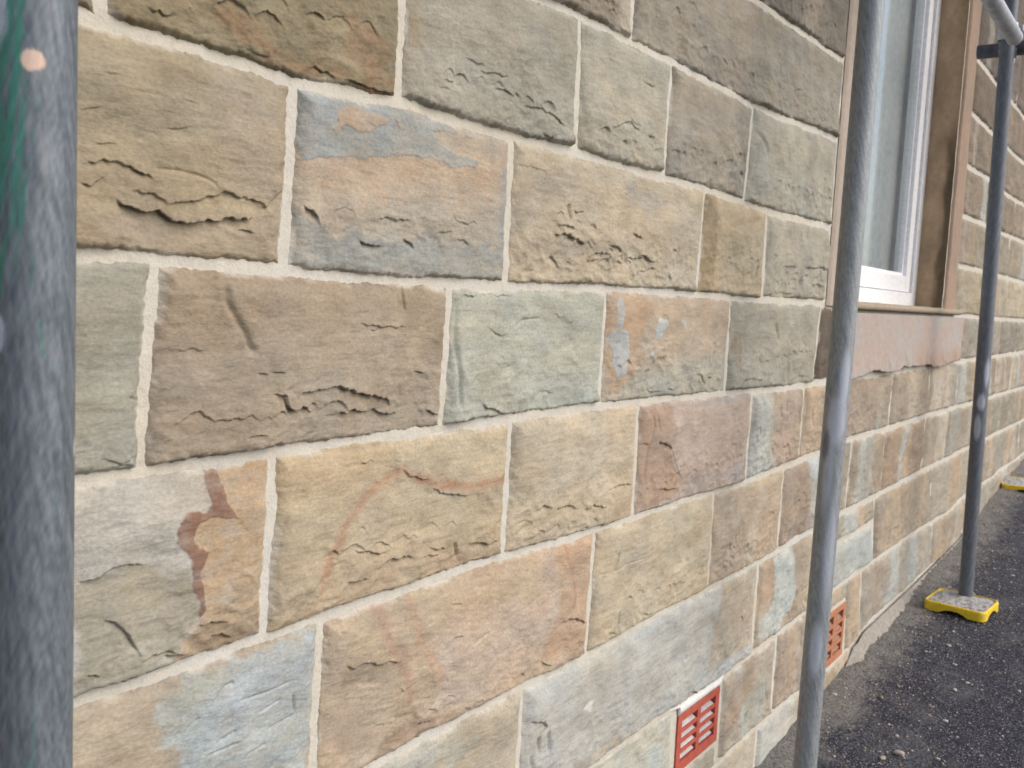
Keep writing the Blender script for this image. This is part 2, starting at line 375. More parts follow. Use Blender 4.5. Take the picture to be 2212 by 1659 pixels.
def finish_blocks():
    BLK.sort(key=lambda b: -b[0])
    for b in BLK[:100]:
        o = link(b[1], mesh_np(b[1], b[2], b[3], True, b[4]), MS, house)
        if b[5]: o['label'] = b[5]
    Vs, Fs, Cs, off = [], [], [], 0
    for b in BLK[100:]: Vs.append(b[2]); Fs.append(b[3]+off); Cs.append(b[4]); off += len(b[2])
    if Vs: tag(link('far_blockwork', mesh_np('far_blockwork', np.vstack(Vs), np.vstack(Fs), True, np.vstack(Cs)), MS, house), kind='stuff')
    print('blocks', len(BLK), 'smallest kept', BLK[min(99, len(BLK)-1)][0], 'seen', sum(b[0] > 0 for b in BLK))
BANDS = [(176,148,112), (158,132,100), (168,172,168), (182,164,138), (160,138,116), (150,146,132), (186,156,120), (172,146,126)]
def vj(a, b): return (wall(*a)[0], wall(*b)[0])      # a vertical joint from two photo points
WP = wallp
def LG(n, *rows): return [(WP(R(n, r[0])), r[1], r[2]) for r in rows]
def CK(n, *rows): return [(WP(R(n, r[0])), r[1], r[2]) for r in rows]
FARL = -.55

# --- course above the top bed, and above that
J0a = vj((1369,0),(1363,76))
block(.4, 1.05, -1, 0, (128,116,96)); block(1.05, J0a, -1, 0, (132,120,104), bands=1)
XJ = (2.466, 2.462)                              # window surround, left edge
block(J0a, XJ, -1, 0, (140,131,116), (128,121,110), bands=2, bandtone=.35, chips=8, label='long greyish block near the top left corner of the window')
block(.9, 1.75, -2, -1, (120,110,96)); block(1.75, XJ, -2, -1, (122,112,100), (108,100,92), bands=2, bandtone=.35, chips=6)
block(1.2, 2.0, -3, -2, (120,110,96)); block(2.0, XJ, -3, -2, (118,108,94), bands=1)
# --- C1
j11 = vj((222,0),(214,40)); j12 = vj((868,0),(859,218)); j13 = vj((1252,40),(1243,325)); j14 = vj((1450,135),(1434,378)); j15 = vj((1627,228),(1607,425))
block(FARL, -.05, 0, 1, (140,124,96)); block(-.05, j11, 0, 1, (138,120,90))
block(j11, j12, 0, 1, (146,128,88), (134,114,74), label='dark ochre block with rusty streaks at the upper left', chips=6, chipz=.3,
  patches=[((150,106,62), WP(R(1,[(1300,0),(1480,0),(1750,300),(2000,420),(2212,470),(2212,520),(1800,430),(1500,250)])), .006, .010, .55),
           ((150,104,58), WP(R(2,[(0,60),(120,120),(220,200),(300,330),(300,560),(180,560),(60,420),(0,360)])), .008, .012, .6),
           ((118,92,58), WP(R(2,[(0,480),(150,520),(340,560),(350,640),(0,560)])), .006, .006, .5)],
  ledges=LG(1, ([(1560,320),(1640,345),(1720,370)], .004, .012))+LG(2, ([(0,520),(60,535),(150,570),(240,595),(340,615)], .006, .01)), tilt=-.3)
block(j12, j13, 0, 1, (160,152,134), (150,142,122), label='broad grey-green block in the course above the joint', chips=5,
  patches=[((150,130,86), WP(R(2,[(430,60),(480,60),(490,330),(440,350)])), .006, .006, .5)],
  ledges=LG(2, ([(780,380),(830,390),(900,430)], .003, .015), ([(860,460),(920,470),(1040,495)], .004, .02), ([(960,570),(1000,575),(1070,620)], .004, .015),
     ([(1140,685),(1260,700),(1330,750),(1400,800),(1430,815)], .004, .02), ([(600,560),(640,570),(680,590)], .003, .01)), tilt=-.2)
block(j13, j14, 0, 1, (160,150,130), (146,140,122), chips=4, ledges=LG(2, ([(1920,520),(1970,540),(2010,570)], .003, .012), ([(1720,830),(1780,800),(1840,790),(1900,850)], .004, .015), ([(1960,880),(2010,900)], .004, .012), ([(1980,970),(2060,955)], .002, .01)))
block(j14, j15, 0, 1, (150,139,121), (134,125,112), chips=7,
  patches=[((112,106,100), WP(R(3,[(300,780),(380,820),(420,1000),(400,1150),(330,1240),(300,1130),(360,1000)])), .012, .02, .55)])
block(j15, XJ, 0, 1, (150,144,128), (144,140,128), chips=3, patches=[((136,132,122), WP(R(3,[(800,820),(850,860),(830,1380),(760,1340)])), .012, .01, .5)],
  cracks=CK(3, ([(470,860),(500,900),(530,960),(535,1020)], .006, .004), ([(460,1050),(450,1110)], .005, .003)), label='smooth grey block next to the window surround, second course down')
# --- C2
j21 = vj((633,180),(611,565)); j22 = vj((1105,305),(1091,600)); j23 = vj((1522,415),(1503,636)); j24 = vj((1656,458),(1645,640))
block(FARL, -.02, 1, 2, (160,142,112))
block(-.02, j21, 1, 2, (166,146,108), (156,134,98), label='big tan block with a deep jagged ledge beside the near pole', chips=3, rough=.8, chipz=.25, proud=.0085,
  patches=[((166,150,130), WP(R(1,[(1400,430),(1870,560),(1850,1500),(1500,1100),(1350,800)])), .03, .02, .7),
           ((152,144,122), WP(R(1,[(1560,540),(1870,580),(1860,800),(1700,700)])), .02, .02, .5),
           ((160,140,118), WP(R(1,[(1050,1420),(1700,1350),(1860,1250),(1840,1640),(500,1640),(520,1380)])), .01, .01, .55)],
  ledges=LG(1, ([(735,1312),(800,1328),(880,1356),(940,1350),(1000,1352),(1080,1410),(1180,1422),(1280,1404),(1380,1410),(1460,1398),(1540,1412),(1610,1420)], .013, .028),
     ([(1060,1330),(1100,1308),(1280,1272),(1420,1240),(1500,1262),(1600,1292),(1700,1335),(1770,1250),(1850,1240)], .005, .02),
     ([(500,1190),(560,1200),(600,1160),(640,1140)], .005, .02), ([(520,1060),(620,1020),(750,1030),(850,1080),(960,1150)], .0055, .018),
     ([(600,925),(660,922),(730,930)], .003, .008), ([(1050,830),(1200,824)], .002, .006), ([(1530,1486),(1570,1480),(1615,1510)], .005, .008),
     ([(820,1235),(960,1250),(1060,1310)], .004, .02), ([(510,700),(620,695)], .002, .01), ([(1150,640),(1230,660)], .002, .008), ([(640,470),(740,490)], .002, .01)),
  cracks=CK(1, ([(940,1090),(1130,1105),(1280,1145),(1370,1190),(1390,1230)], .0016, .0022)))
block(j21, j22, 1, 2, (178,158,130), (168,152,130), label='block with peeling blue-grey skin over orange stone', chips=5, proud=.0085, rough=.8, a=.0055,
  patches=[((182,152,120), [wall(*q) for q in [(640,330),(1095,330),(1095,400),(1000,420),(900,400),(800,430),(640,380)]], .02, .02, .8),
           ((148,151,148), [wall(*q) for q in [(630,190),(700,205),(850,230),(930,258),(1010,288),(1040,300),(1000,292),(950,281),(926,286),(930,300),(945,310),(982,340),(1024,350),(1010,362),(960,359),(930,345),(860,334),(800,338),(780,345),(720,337),(690,345),(650,343),(632,300)]], .0012, .004, 1),
           ((178,150,118), [wall(*q) for q in [(712,235),(760,231),(800,246),(832,256),(830,268),(808,274),(792,292),(768,286),(735,270),(716,290),(704,277),(718,262)]], .0012, .004, 1),
           ((176,150,120), [wall(*q) for q in [(846,255),(856,262),(858,280),(850,272)]], .001, .002, 1),
           ((160,146,126), [wall(*q) for q in [(960,290),(1060,300),(1080,330),(1000,330)]], .006, .006, .7),
           ((142,143,138), [wall(*q) for q in [(630,440),(660,470),(690,500),(720,505),(760,498),(850,510),(930,505),(960,520),(1060,530),(1097,540),(1097,610),(610,575)]], .006, .012, .85),
           ((146,147,142), [wall(*q) for q in [(1076,365),(1100,365),(1096,600),(1074,540),(1070,480)]], .005, .005, .8)],
  ledges=LG(2, ([(70,1560),(120,1572),(170,1582),(240,1605)], .006, .02), ([(200,1412),(260,1396),(330,1420),(410,1430)], .004, .02), ([(590,1505),(680,1500)], .003, .01),
     ([(700,1552),(770,1545),(810,1590)], .003, .012), ([(380,1545),(430,1570),(450,1600)], .004, .02))+LG(1, ([(1945,1330),(1990,1350),(2030,1400),(2040,1440)], .006, .03)))
block(j22, j23, 1, 2, (168,152,126), (160,144,118), label='tan block with dark scooped chips along its lower half', chips=8, rough=1.2, proud=.0085,
  patches=[((150,146,136), WP(R(2,[(1800,1150),(1900,1200),(2080,1330),(1950,1380),(1860,1330)])), .008, .01, .7),
           ((152,140,120), WP(R(2,[(1120,1080),(1330,1110),(1400,1250),(1300,1330),(1120,1500)])), .01, .012, .7),
           ((138,130,114), WP(R(2,[(1250,1560),(1550,1520),(1800,1560),(1900,1659),(1150,1659)])), .015, .015, .5)],
  ledges=LG(2, ([(1350,1520),(1430,1510),(1490,1540),(1545,1590)], .008, .022), ([(1365,1458),(1440,1452),(1485,1482)], .007, .01), ([(1690,1570),(1740,1582),(1790,1630)], .006, .02),
     ([(1580,1640),(1650,1636)], .006, .012), ([(1860,1512),(1930,1550)], .006, .012), ([(1470,1365),(1540,1370)], .004, .012), ([(1120,1060),(1200,1080),(1330,1104)], .002, .02), ([(1900,1650),(1960,1650)], .006, .012))
     +LG(5, ([(1210,150),(1250,165)], .006, .012), ([(1560,30),(1640,24)], .006, .014), ([(1870,22),(1950,-2),(2005,42)], .008, .02), ([(1870,124),(1940,90),(2015,74)], .004, .015)),
  cracks=CK(2, ([(1440,1320),(1450,1430)], .004, .006)))
block(j23, j24, 1, 2, (166,148,114), (158,138,104), label='narrow ochre block with a brown vertical band', chips=3,
  patches=[((142,124,90), [wall(*q) for q in [(1520,420),(1540,425),(1545,520),(1538,600),(1525,640),(1508,640)]], .006, .006, .8), ((170,128,84), [wall(*q) for q in [(1575,482),(1640,470)]], .004, .004, .5, .006)],
  ledges=LG(6, ([(150,235),(180,238)], .004, .01)))
block(j24, XJ, 1, 2, (154,146,128), (146,138,122), label='grey block with a cracked ledge at the window corner', chips=5,
  ledges=LG(6, ([(770,70),(830,75),(880,70),(950,110)], .007, .02), ([(640,70),(720,68)], .005, .03), ([(560,240),(640,235),(690,250)], .004, .01), ([(820,180),(880,190)], .006, .02)),
  cracks=CK(6, ([(740,150),(750,210)], .012, .008)))
# --- C3
j31 = vj((333,575),(304,1022)); j32 = vj((971,622),(951,925)); j33 = vj((1308,628),(1294,874)); j34 = vj((1578,645),(1565,850)); j35 = vj((1772,660),(1754,826))
block(FARL, .12, 2, 3, (150,146,130)); 
block(.12, j31, 2, 3, (154,151,135), (146,142,124), label='grey-green block behind the near pole', chips=3, rough=.7, a=.0055,
  patches=[((140,136,120), WP(R(4,[(870,240),(900,300),(880,640),(700,740),(560,720),(560,620),(620,520),(750,330)])), .003, .006, .45)],
  ledges=LG(4, ([(630,1310),(680,1305),(740,1330),(800,1320),(860,1300)], .003, .012), ([(690,1360),(760,1340),(850,1350)], .003, .01)),
  cracks=CK(4, ([(815,915),(875,932)], .0012, .003)))
block(j31, j32, 2, 3, (166,146,118), (152,130,102), label='large pinkish brown block with broken ledges near its base', chips=4, rough=.9, proud=.0085, chipz=.3,
  patches=[((160,134,104), WP(R(4,[(1050,140),(1420,130),(1400,500),(1250,620),(1020,560)])), .02, .02, .5), ((150,134,116), WP(R(5,[(330,980),(620,820),(620,1080),(330,1150)])), .02, .02, .5), ((176,158,130), WP(R(5,[(0,480),(560,470),(520,720),(240,800),(0,760)])), .02, .02, .6)],
  ledges=LG(4, ([(1730,882),(1800,884),(1822,960),(1850,972),(1930,966),(1972,1002)], .009, .022), ([(1890,900),(2000,846),(2100,834),(2212,838)], .006, .03), ([(1570,1152),(1610,1145),(1680,1156)], .006, .01), ([(1640,750),(1680,755)], .004, .01), ([(1725,738),(1790,748)], .004, .008), ([(1020,600),(1300,605)], .002, .01), ([(1350,1060),(1560,1040)], .003, .02), ([(1640,1240),(1760,1250)], .003, .01))
     +LG(5, ([(-60,835),(0,846),(60,872),(150,892),(240,912),(285,962)], .009, .032), ([(-40,1010),(0,1005),(60,990),(150,990),(250,1000),(345,1016)], .008, .03), ([(455,742),(525,744)], .004, .01), ([(525,990),(560,1005),(620,1016)], .005, .014), ([(70,425),(160,440),(280,455),(380,452)], .003, .012)),
  cracks=CK(4, ([(1420,130),(1430,300),(1500,420),(1550,500),(1580,590),(1630,640)], .004, .0045))+CK(5, ([(380,170),(376,360)], .0018, .004)))
block(j32, j33, 2, 3, (172,172,154), (162,162,144), label='pale grey-green block with narrow chiselled margins', chips=4, rough=.75, a=.0055, proud=.0085,
  patches=[((158,161,152), WP(R(5,[(740,220),(1150,230),(1120,330),(880,380),(780,320)])), .02, .02, .6), ((150,152,150), WP(R(5,[(1090,460),(1150,415),(1260,400),(1290,410),(1200,460)])), .003, .003, .5)],
  ledges=LG(5, ([(880,970),(950,984),(1000,1010),(1065,1022)], .007, .014), ([(1140,1012),(1170,1006),(1210,1022)], .006, .012), ([(1260,874),(1360,874)], .003, .01), ([(760,250),(900,242),(1080,250)], .005, .03), ([(925,455),(980,490),(1050,512)], .003, .01), ([(680,1085),(900,1060),(1120,1030)], .004, .02), ([(1380,975),(1560,945)], .004, .012), ([(950,696),(1080,698)], .0015, .004)),
  cracks=CK(5, ([(728,300),(715,560),(735,780),(740,1000)], .004, .005), ([(1095,462),(1150,415),(1285,402)], .002, .003)))
block(j33, j34, 2, 3, (178,156,128), (172,148,118), label='orange-tan block with small blue-grey flakes', chips=4,
  patches=[((180,146,110), WP(R(5,[(1730,240),(1960,250),(2000,340),(1940,460),(1900,560),(1950,650),(1880,720),(1870,800),(1780,900),(1720,880),(1690,500)])), .004, .008, .85),
           ((162,158,142), [wall(*q) for q in [(1330,845),(1370,800),(1420,790),(1560,760),(1570,850),(1300,872)]], .01, .012, .9),
           ((164,170,174), WP(R(5,[(1762,280),(1785,262),(1812,275),(1815,340),(1800,420),(1780,480),(1830,495),(1842,620),(1830,770),(1760,775),(1735,700),(1745,620),(1708,560),(1722,500),(1755,480),(1757,400)])), .001, .003, 1),
           ((168,173,176), WP(R(5,[(2035,400),(2080,410),(2092,450),(2050,490),(2035,540),(2008,545),(2005,490)])), .001, .003, 1), ((168,172,175), WP(R(5,[(1965,625),(1990,618),(1990,645),(1970,655)])), .001, .001, 1), ((170,172,172), WP(R(5,[(2140,410),(2212,400),(2212,450)])), .003, .003, .8)],
  ledges=LG(5, ([(1920,860),(1990,872),(2060,868)], .004, .014), ([(2090,852),(2135,866)], .004, .008), ([(1690,935),(1800,945)], .004, .01)) + LG(6, ([(60,760),(100,770),(130,830)], .004, .02), ([(150,780),(190,785)], .005, .01)))
block(j34, j35, 2, 3, (160,152,134), (152,145,128), label='plain grey block under the left window corner', chips=3, a=.004,
  patches=[((144,124,94), WP(R(6,[(325,480),(370,500),(378,600),(350,740),(320,720),(300,600)])), .004, .004, .8)], ledges=LG(6, ([(370,795),(430,790),(490,800)], .004, .012), ([(740,775),(790,775)], .004, .008)))
block(j35, 2.55, 2, 3, (112,92,74), (96,80,64), label='dark brown stone at the left end of the sill', chips=2, a=.004)
# --- C4
j41 = vj((588,1003),(569,1362)); j42 = vj((1102,922),(1085,1200)); j43 = vj((1379,868),(1366,1118)); j44 = vj((1624,846),(1608,1040)); j45 = vj((1738,831),(1722,998)); j46 = vj((2008,812),(2001,898))
block(FARL, -.02, 3, 4, (168,152,128))
block(-.02, j41, 3, 4, (176,170,160), (168,160,150), label='lilac-grey and tan block with a dark red iron stain', chips=4, chipz=.35, proud=.0085, a=.005,
  patches=[((176,146,106), [wall(*q) for q in [(462,1006),(592,990),(578,1378),(540,1374),(440,1404),(366,1424),(388,1380),(418,1338),(432,1300),(418,1250),(426,1205),(403,1188),(398,1150),(425,1112),(486,1108)]], .002, .003, 1),
           ((150,142,120), [wall(*q) for q in [(150,1258),(230,1226),(300,1215),(350,1235),(400,1225),(415,1290),(420,1330),(385,1385),(368,1420),(150,1510)]], .006, .008, .9),
           ((138,98,78), [wall(*q) for q in [(435,1012),(467,1010),(477,1043),(487,1086),(497,1103),(513,1119),(493,1116),(460,1113),(427,1123),(413,1143),(410,1163),(423,1183),(447,1186),(433,1216),(423,1239),(427,1266),(433,1293),(430,1313),(418,1336),(423,1323),(423,1299),(413,1276),(405,1239),(408,1206),(400,1196),(383,1183),(370,1166),(367,1143),(373,1123),(387,1109),(400,1104),(440,1104),(447,1086),(440,1046)]], .001, .003, 1),
           ((134,110,82), [wall(*q) for q in [(400,1360),(420,1335),(500,1340),(570,1325),(570,1362),(500,1385),(400,1410)]], .006, .01, .7),
           ((196,186,176), WP(R(7,[(1080,260),(1140,250),(1200,330),(1120,350),(1060,320)])), .004, .006, .5), ((150,148,146), WP(R(7,[(1380,90),(1480,60),(1500,130),(1400,160)])), .004, .006, .4),
           ((160,118,82), WP(R(7,[(1540,40),(1600,90),(1640,170),(1650,260)])), .003, .006, .6, .002)],
  ledges=LG(7, ([(480,445),(600,402),(700,350),(800,326),(900,336)], .005, .03), ([(640,676),(700,692),(740,722),(800,782),(850,852),(872,905)], .005, .03), ([(880,945),(960,910),(1030,880),(1115,890)], .005, .012), ([(530,1030),(560,1018),(598,1036)], .006, .006), ([(1250,712),(1330,694),(1450,700)], .005, .02), ([(1340,792),(1400,766),(1472,802)], .006, .014), ([(1050,915),(1110,900),(1180,905)], .007, .012)))
block(j41, j42, 3, 4, (184,162,122), (174,150,114), label='yellow-tan block crossed by a curved orange vein', chips=5, chipz=.3, rough=.9, a=.005,
  patches=[((168,142,112), [wall(*q) for q in [(600,1360),(650,1320),(700,1290),(800,1200),(1080,1180),(1085,1200),(900,1262),(690,1330)]], .02, .02, .6),
           ((176,124,84), [wall(*q) for q in [(682,1280),(700,1225),(738,1135),(790,1062),(845,1022),(868,1014)]], .007, .004, .75, .006), ((172,116,76), [wall(*q) for q in [(866,1014),(905,1036),(960,1047),(1020,1046),(1060,1036),(1090,1026)]], .006, .004, .8, .006), ((140,132,122), WP(R(5,[(585,1510),(660,1530),(780,1540),(700,1560),(600,1540)])), .002, .003, .7),
           ((196,172,128), [wall(*q) for q in [(700,985),(1090,925),(1095,1000),(1000,1020),(880,985),(760,1010)]], .02, .02, .5)],
  ledges=LG(8, ([(55,242),(110,234),(190,246),(285,246)], .006, .012), ([(200,382),(280,302),(400,280),(445,290)], .006, .03), ([(550,226),(665,224)], .005, .01), ([(800,192),(880,178),(930,192),(985,184)], .007, .014), ([(485,292),(560,268),(625,270)], .004, .02), ([(0,450),(60,425),(140,430)], .006, .03))
    +LG(5, ([(575,1500),(650,1530),(740,1546),(800,1538)], .004, .012), ([(380,1380),(450,1420),(560,1450)], .003, .02)), cracks=CK(8, ([(708,190),(730,290)], .003, .005)))
block(j42, j43, 3, 4, (190,170,138), (180,160,128), label='light beige block above the small scalloped chips', chips=3, chipz=.3,
  patches=[((150,134,104), WP(R(5,[(1100,1420),(1180,1432),(1222,1530),(1105,1530)])), .003, .004, .6), ((168,148,112), WP(R(5,[(1090,1600),(1500,1650),(1700,1560),(1870,1480),(1870,1660),(1090,1800)])), .008, .01, .5)],
  ledges=LG(5, ([(1225,1650),(1280,1610),(1345,1625)], .006, .016), ([(1375,1632),(1440,1602),(1510,1632)], .006, .016), ([(1555,1642),(1620,1606),(1685,1622)], .006, .016), ([(1700,1530),(1780,1482),(1875,1470)], .005, .02))+LG(8, ([(1130,60),(1180,45),(1210,75)], .003, .02)))
block(j43, j44, 3, 4, (180,156,138), (172,148,132), label='pinkish block with a ragged reddish left edge', chips=3,
  patches=[((168,134,104), WP(R(5,[(1900,970),(2120,955),(2130,1150),(2110,1260),(2180,1450),(2160,1540),(2000,1610),(1880,1640)])), .003, .006, .9), ((148,142,140), WP(R(6,[(200,1380),(300,1340),(390,1320),(390,1420),(0,1540),(0,1460)])), .008, .01, .6), ((150,146,146), WP(R(6,[(0,960),(60,950),(440,890),(430,920),(60,985)])), .004, .005, .7)],
  ledges=LG(5, ([(2030,1200),(2080,1210),(2110,1250)], .007, .014), ([(2040,1500),(2100,1510),(2165,1500)], .007, .014), ([(1920,1215),(1985,1212)], .004, .01)),
  cracks=CK(5, ([(1990,1010),(2000,1100),(1960,1330),(1940,1480)], .003, .004), ([(2020,1020),(2035,1150)], .002, .003), ([(2130,1140),(2110,1260),(2185,1450)], .002, .003)))
block(j44, j45, 3, 4, (166,146,114), (156,136,106), bands=2, chips=8, rough=1.3, label='tan rough block with grey chips left of the middle pole')
block(j45, (2.62,2.62), 3, 4, (160,134,104), (150,122,96), bands=1, chips=6, rough=1.2)
block((2.62,2.62), (3.22,3.21), 3, 4, (164,142,116), (152,136,120), bands=3, chips=9, rough=1.2, label='brown banded block under the sill, right of the middle pole')
block((3.22,3.21), j46, 3, 4, (162,146,122), (150,134,114), bands=1, chips=7, rough=1.3)
block(j46, 4.28, 3, 4, (158,150,136), (150,140,122), bands=3, chips=8, rough=1.2, label='grey block below the right end of the sill')
block(4.28, 4.75, 3, 4, (164,148,124), bands=1, chips=6)
# --- C5
j51 = vj((691,1340),(674,1659)); j52 = vj((1285,1148),(1265,1392)); j53 = vj((1543,1060),(1527,1268)); j54 = vj((1692,1008),(1678,1188)); j55 = vj((1840,950),(1825,1100)); j56 = vj((2049,888),(2036,1000))
block(FARL, .1, 4, 5, (170,152,126))
block(.1, j51, 4, 5, (176,158,130), (164,142,116), label='block that is pinkish tan at left and blue-grey at right', chips=3, tilt=.4, chipz=.8,
  patches=[((160,168,168), WP(R(7,[(1010,1250),(1300,1030),(1560,935),(2060,740),(2050,1000),(1995,1500),(1975,1800),(1180,1800),(1100,1500),(965,1390)])), .008, .012, .95), ((168,174,180), WP(R(7,[(1500,1050),(1980,880),(1960,1150),(1500,1450),(1300,1420),(1350,1200)])), .02, .02, .6), ((158,152,132), WP(R(7,[(1000,1200),(1300,1010),(1520,1000),(1280,1200),(1060,1350)])), .01, .01, .6)],
  cracks=CK(7, ([(1490,1090),(1420,1120),(1340,1230)], .0025, .003), ([(1500,1210),(1700,1150),(1860,1080)], .0014, .002), ([(1300,1570),(1420,1520),(1530,1470)], .0014, .002), ([(1170,1400),(1260,1310)], .0016, .0025), ([(1640,1290),(1800,1200)], .0014, .002), ([(1560,1560),(1700,1480)], .0014, .002), ([(1870,1170),(1890,1290)], .002, .0025), ([(1390,1470),(1500,1400)], .002, .0025), ([(1700,1400),(1900,1300)], .0014, .002)))
block(j51, j52, 4, 5, (184,158,124), (176,146,114), label='tan block with slanting reddish bands and a triangular pit', chips=4, tilt=.35,
  patches=[((186,162,142), WP(R(8,[(1250,270),(1370,240),(1395,500),(1390,650),(1340,780),(1200,1000),(900,1180),(620,1250),(620,1080),(560,800),(700,620),(1100,560),(1290,560)])), .015, .012, .8),
           ((188,164,128), WP(R(8,[(420,520),(800,420),(1230,290),(1290,540),(700,610),(480,640)])), .015, .015, .6),
           ((172,128,104), WP(R(8,[(190,605),(240,700),(290,820),(350,920),(400,1050),(440,1250)])), .006, .006, .7, .009), ((186,140,102), WP(R(8,[(400,550),(480,740),(560,920),(620,1080)])), .006, .006, .6, .009),
           ((182,144,108), WP(R(8,[(1375,215),(1620,150),(1590,500),(1560,880),(1290,960),(1350,740),(1405,560)])), .003, .004, .75), ((166,112,88), WP(R(8,[(1430,200),(1440,280),(1480,390),(1500,520),(1470,640)])), .003, .004, .6, .003),
           ((138,120,94), WP(R(8,[(0,980),(110,955),(290,965),(400,1000),(260,1080),(0,1120)])), .008, .01, .7), ((144,116,90), WP(R(8,[(200,1560),(330,1420),(480,1370),(580,1330),(600,1390),(300,1560),(160,1640)])), .006, .01, .8), ((190,162,112), WP(R(8,[(0,660),(150,640),(230,800),(300,920),(0,970)])), .015, .015, .6)],
  ledges=LG(8, ([(650,885),(700,802),(760,785)], .008, .012), ([(1385,722),(1430,690),(1500,676),(1565,712)], .007, .02), ([(775,1272),(850,1210),(892,1216)], .006, .012), ([(290,955),(360,966)], .006, .01), ([(1280,958),(1330,986)], .006, .008), ([(10,985),(60,1000),(160,970),(280,975)], .005, .02), ([(450,1412),(490,1360),(570,1342)], .005, .02), ([(560,1385),(600,1362)], .006, .012), ([(0,1200),(170,1182)], .002, .008), ([(680,575),(760,592)], .003, .006)),
  cracks=CK(8, ([(830,840),(930,770)], .0016, .002)))
block(j52, j53, 4, 5, (188,168,134), (178,156,120), label='light tan block with a short vertical gash', chips=4,
  ledges=LG(8, ([(1690,770),(1760,775)], .004, .012), ([(1940,650),(1990,660)], .005, .01)), cracks=CK(8, ([(1785,260),(1770,330),(1735,420)], .003, .006), ([(1640,402),(1740,390),(1850,328),(1960,290)], .001, .002), ([(1775,630),(1755,760)], .003, .004)))
block(j53, j54, 4, 5, (180,158,130), (170,146,116), bands=1, chips=5, bandtone=.7)
block(j54, 2.62, 4, 5, (160,134,110), (150,124,100), bands=1, chips=6, rough=1.3, label='reddish brown rough block left of the middle pole',
  patches=[((168,176,182), WP(R(6,[(810,1320),(880,1300),(870,1400),(830,1450),(805,1400)])), .004, .006, .9)])
block(2.62, j55, 4, 5, (164,156,138), chips=2)
block(j55, 3.18, 4, 5, (166,144,116), (150,132,110), chips=5, rough=1.3)
block(3.18, 3.75, 4, 5, (166,140,108), (156,128,100), chips=6, bands=1, rough=1.2)
block(3.75, j56, 4, 5, (168,146,114), (160,140,112), bands=3, chips=8, rough=1.2, patches=[((166,170,164), [wall(*q) for q in [(1893,950),(1934,935),(1930,1000),(1915,1040),(1903,1000)]], .008, .006, .85)], label='tan block with a pale grey stripe right of the middle pole')
block(j56, 4.75, 4, 5, (164,150,130), bands=2, chips=6)
block(4.75, 5.45, 4, 5, (158,150,134), bands=2, chips=6)
# --- C6
j61 = vj((1128,1484),(1116,1690)); j62 = vj((1638,1212),(1622,1412)); j63 = vj((1888,1072),(1883,1215)); j64 = vj((2000,1015),(1992,1140))
block(FARL, .55, 5, 6, (172,156,130)); 
block(.55, j61, 5, 6, (182,168,142), (172,154,126), label='beige block with bluish patches low at the frame edge', chips=4, patches=[((162,168,168), WP(R(8,[(270,1640),(560,1480),(640,1500),(560,1659)])), .012, .012, .8), ((166,170,164), WP(R(8,[(850,1500),(760,1420),(620,1500),(700,1659)])), .015, .015, .5)])
block(j61, j62, 5, 6, (174,175,172), (166,164,156), label='long pale blue-grey block above the red vent', chips=3, rough=.8, bandtone=.5,
  patches=[((172,156,130), WP(R(8,[(1400,1659),(1700,1500),(1900,1400),(2060,1310),(2300,1180),(2300,1320),(1990,1490),(1600,1800),(1300,1800)])), .012, .014, .8), ((178,176,166), WP(R(8,[(1200,1150),(1700,900),(2100,680),(2212,640),(2000,900),(1500,1200)])), .02, .02, .6), ((172,150,118), WP(R(9,[(245,480),(400,400),(480,340),(460,830),(140,1010),(190,700)])), .008, .008, .85), ((204,206,204), WP(R(8,[(1540,1280),(1570,1220),(1610,1215),(1590,1275)])), .003, .004, .7)],
  ledges=LG(8, ([(1200,1352),(1280,1342),(1310,1390)], .006, .02), ([(1980,1440),(2050,1400),(2100,1395)], .004, .012))+LG(9, ([(0,1170),(40,1150),(70,1170)], .007, .016)), cracks=CK(8, ([(1255,1450),(1265,1560)], .004, .006), ([(1322,1410),(1335,1560)], .005, .006), ([(1210,1580),(1230,1700)], .005, .005)))
block(j62, 2.62, 5, 6, (170,146,114), (160,140,112), label='banded block with a light blue vertical stripe', chips=4,
  patches=[((172,182,180), WP(R(9,[(580,290),(700,220),(715,480),(690,620),(600,760),(470,820),(480,700),(560,600),(590,430)])), .006, .006, .95), ((168,138,108), WP(R(9,[(500,330),(580,290),(570,520),(480,640),(460,500)])), .004, .004, .7)])
block(2.62, j63, 5, (5, -.085), (168,158,136), chips=4, label='thin rough stone above the smooth slate-grey one')
block(2.62, j63, (5, -.085), 6, (168,172,168), (162,164,158), chips=0, rough=.5, label='smooth slate-grey stone right of the middle pole', proud=.009)
block(j63, 3.95, 5, 6, (166,144,116), (156,138,116), bands=2, chips=9, rough=1.4, label='craggy tan block beside the smooth slate-grey stone')
block(3.95, 4.72, 5, 6, (158,150,134), (166,150,126), bands=2, chips=7, rough=1.3)
block(4.72, 5.75, 5, 6, (164,152,132), bands=3, chips=5)
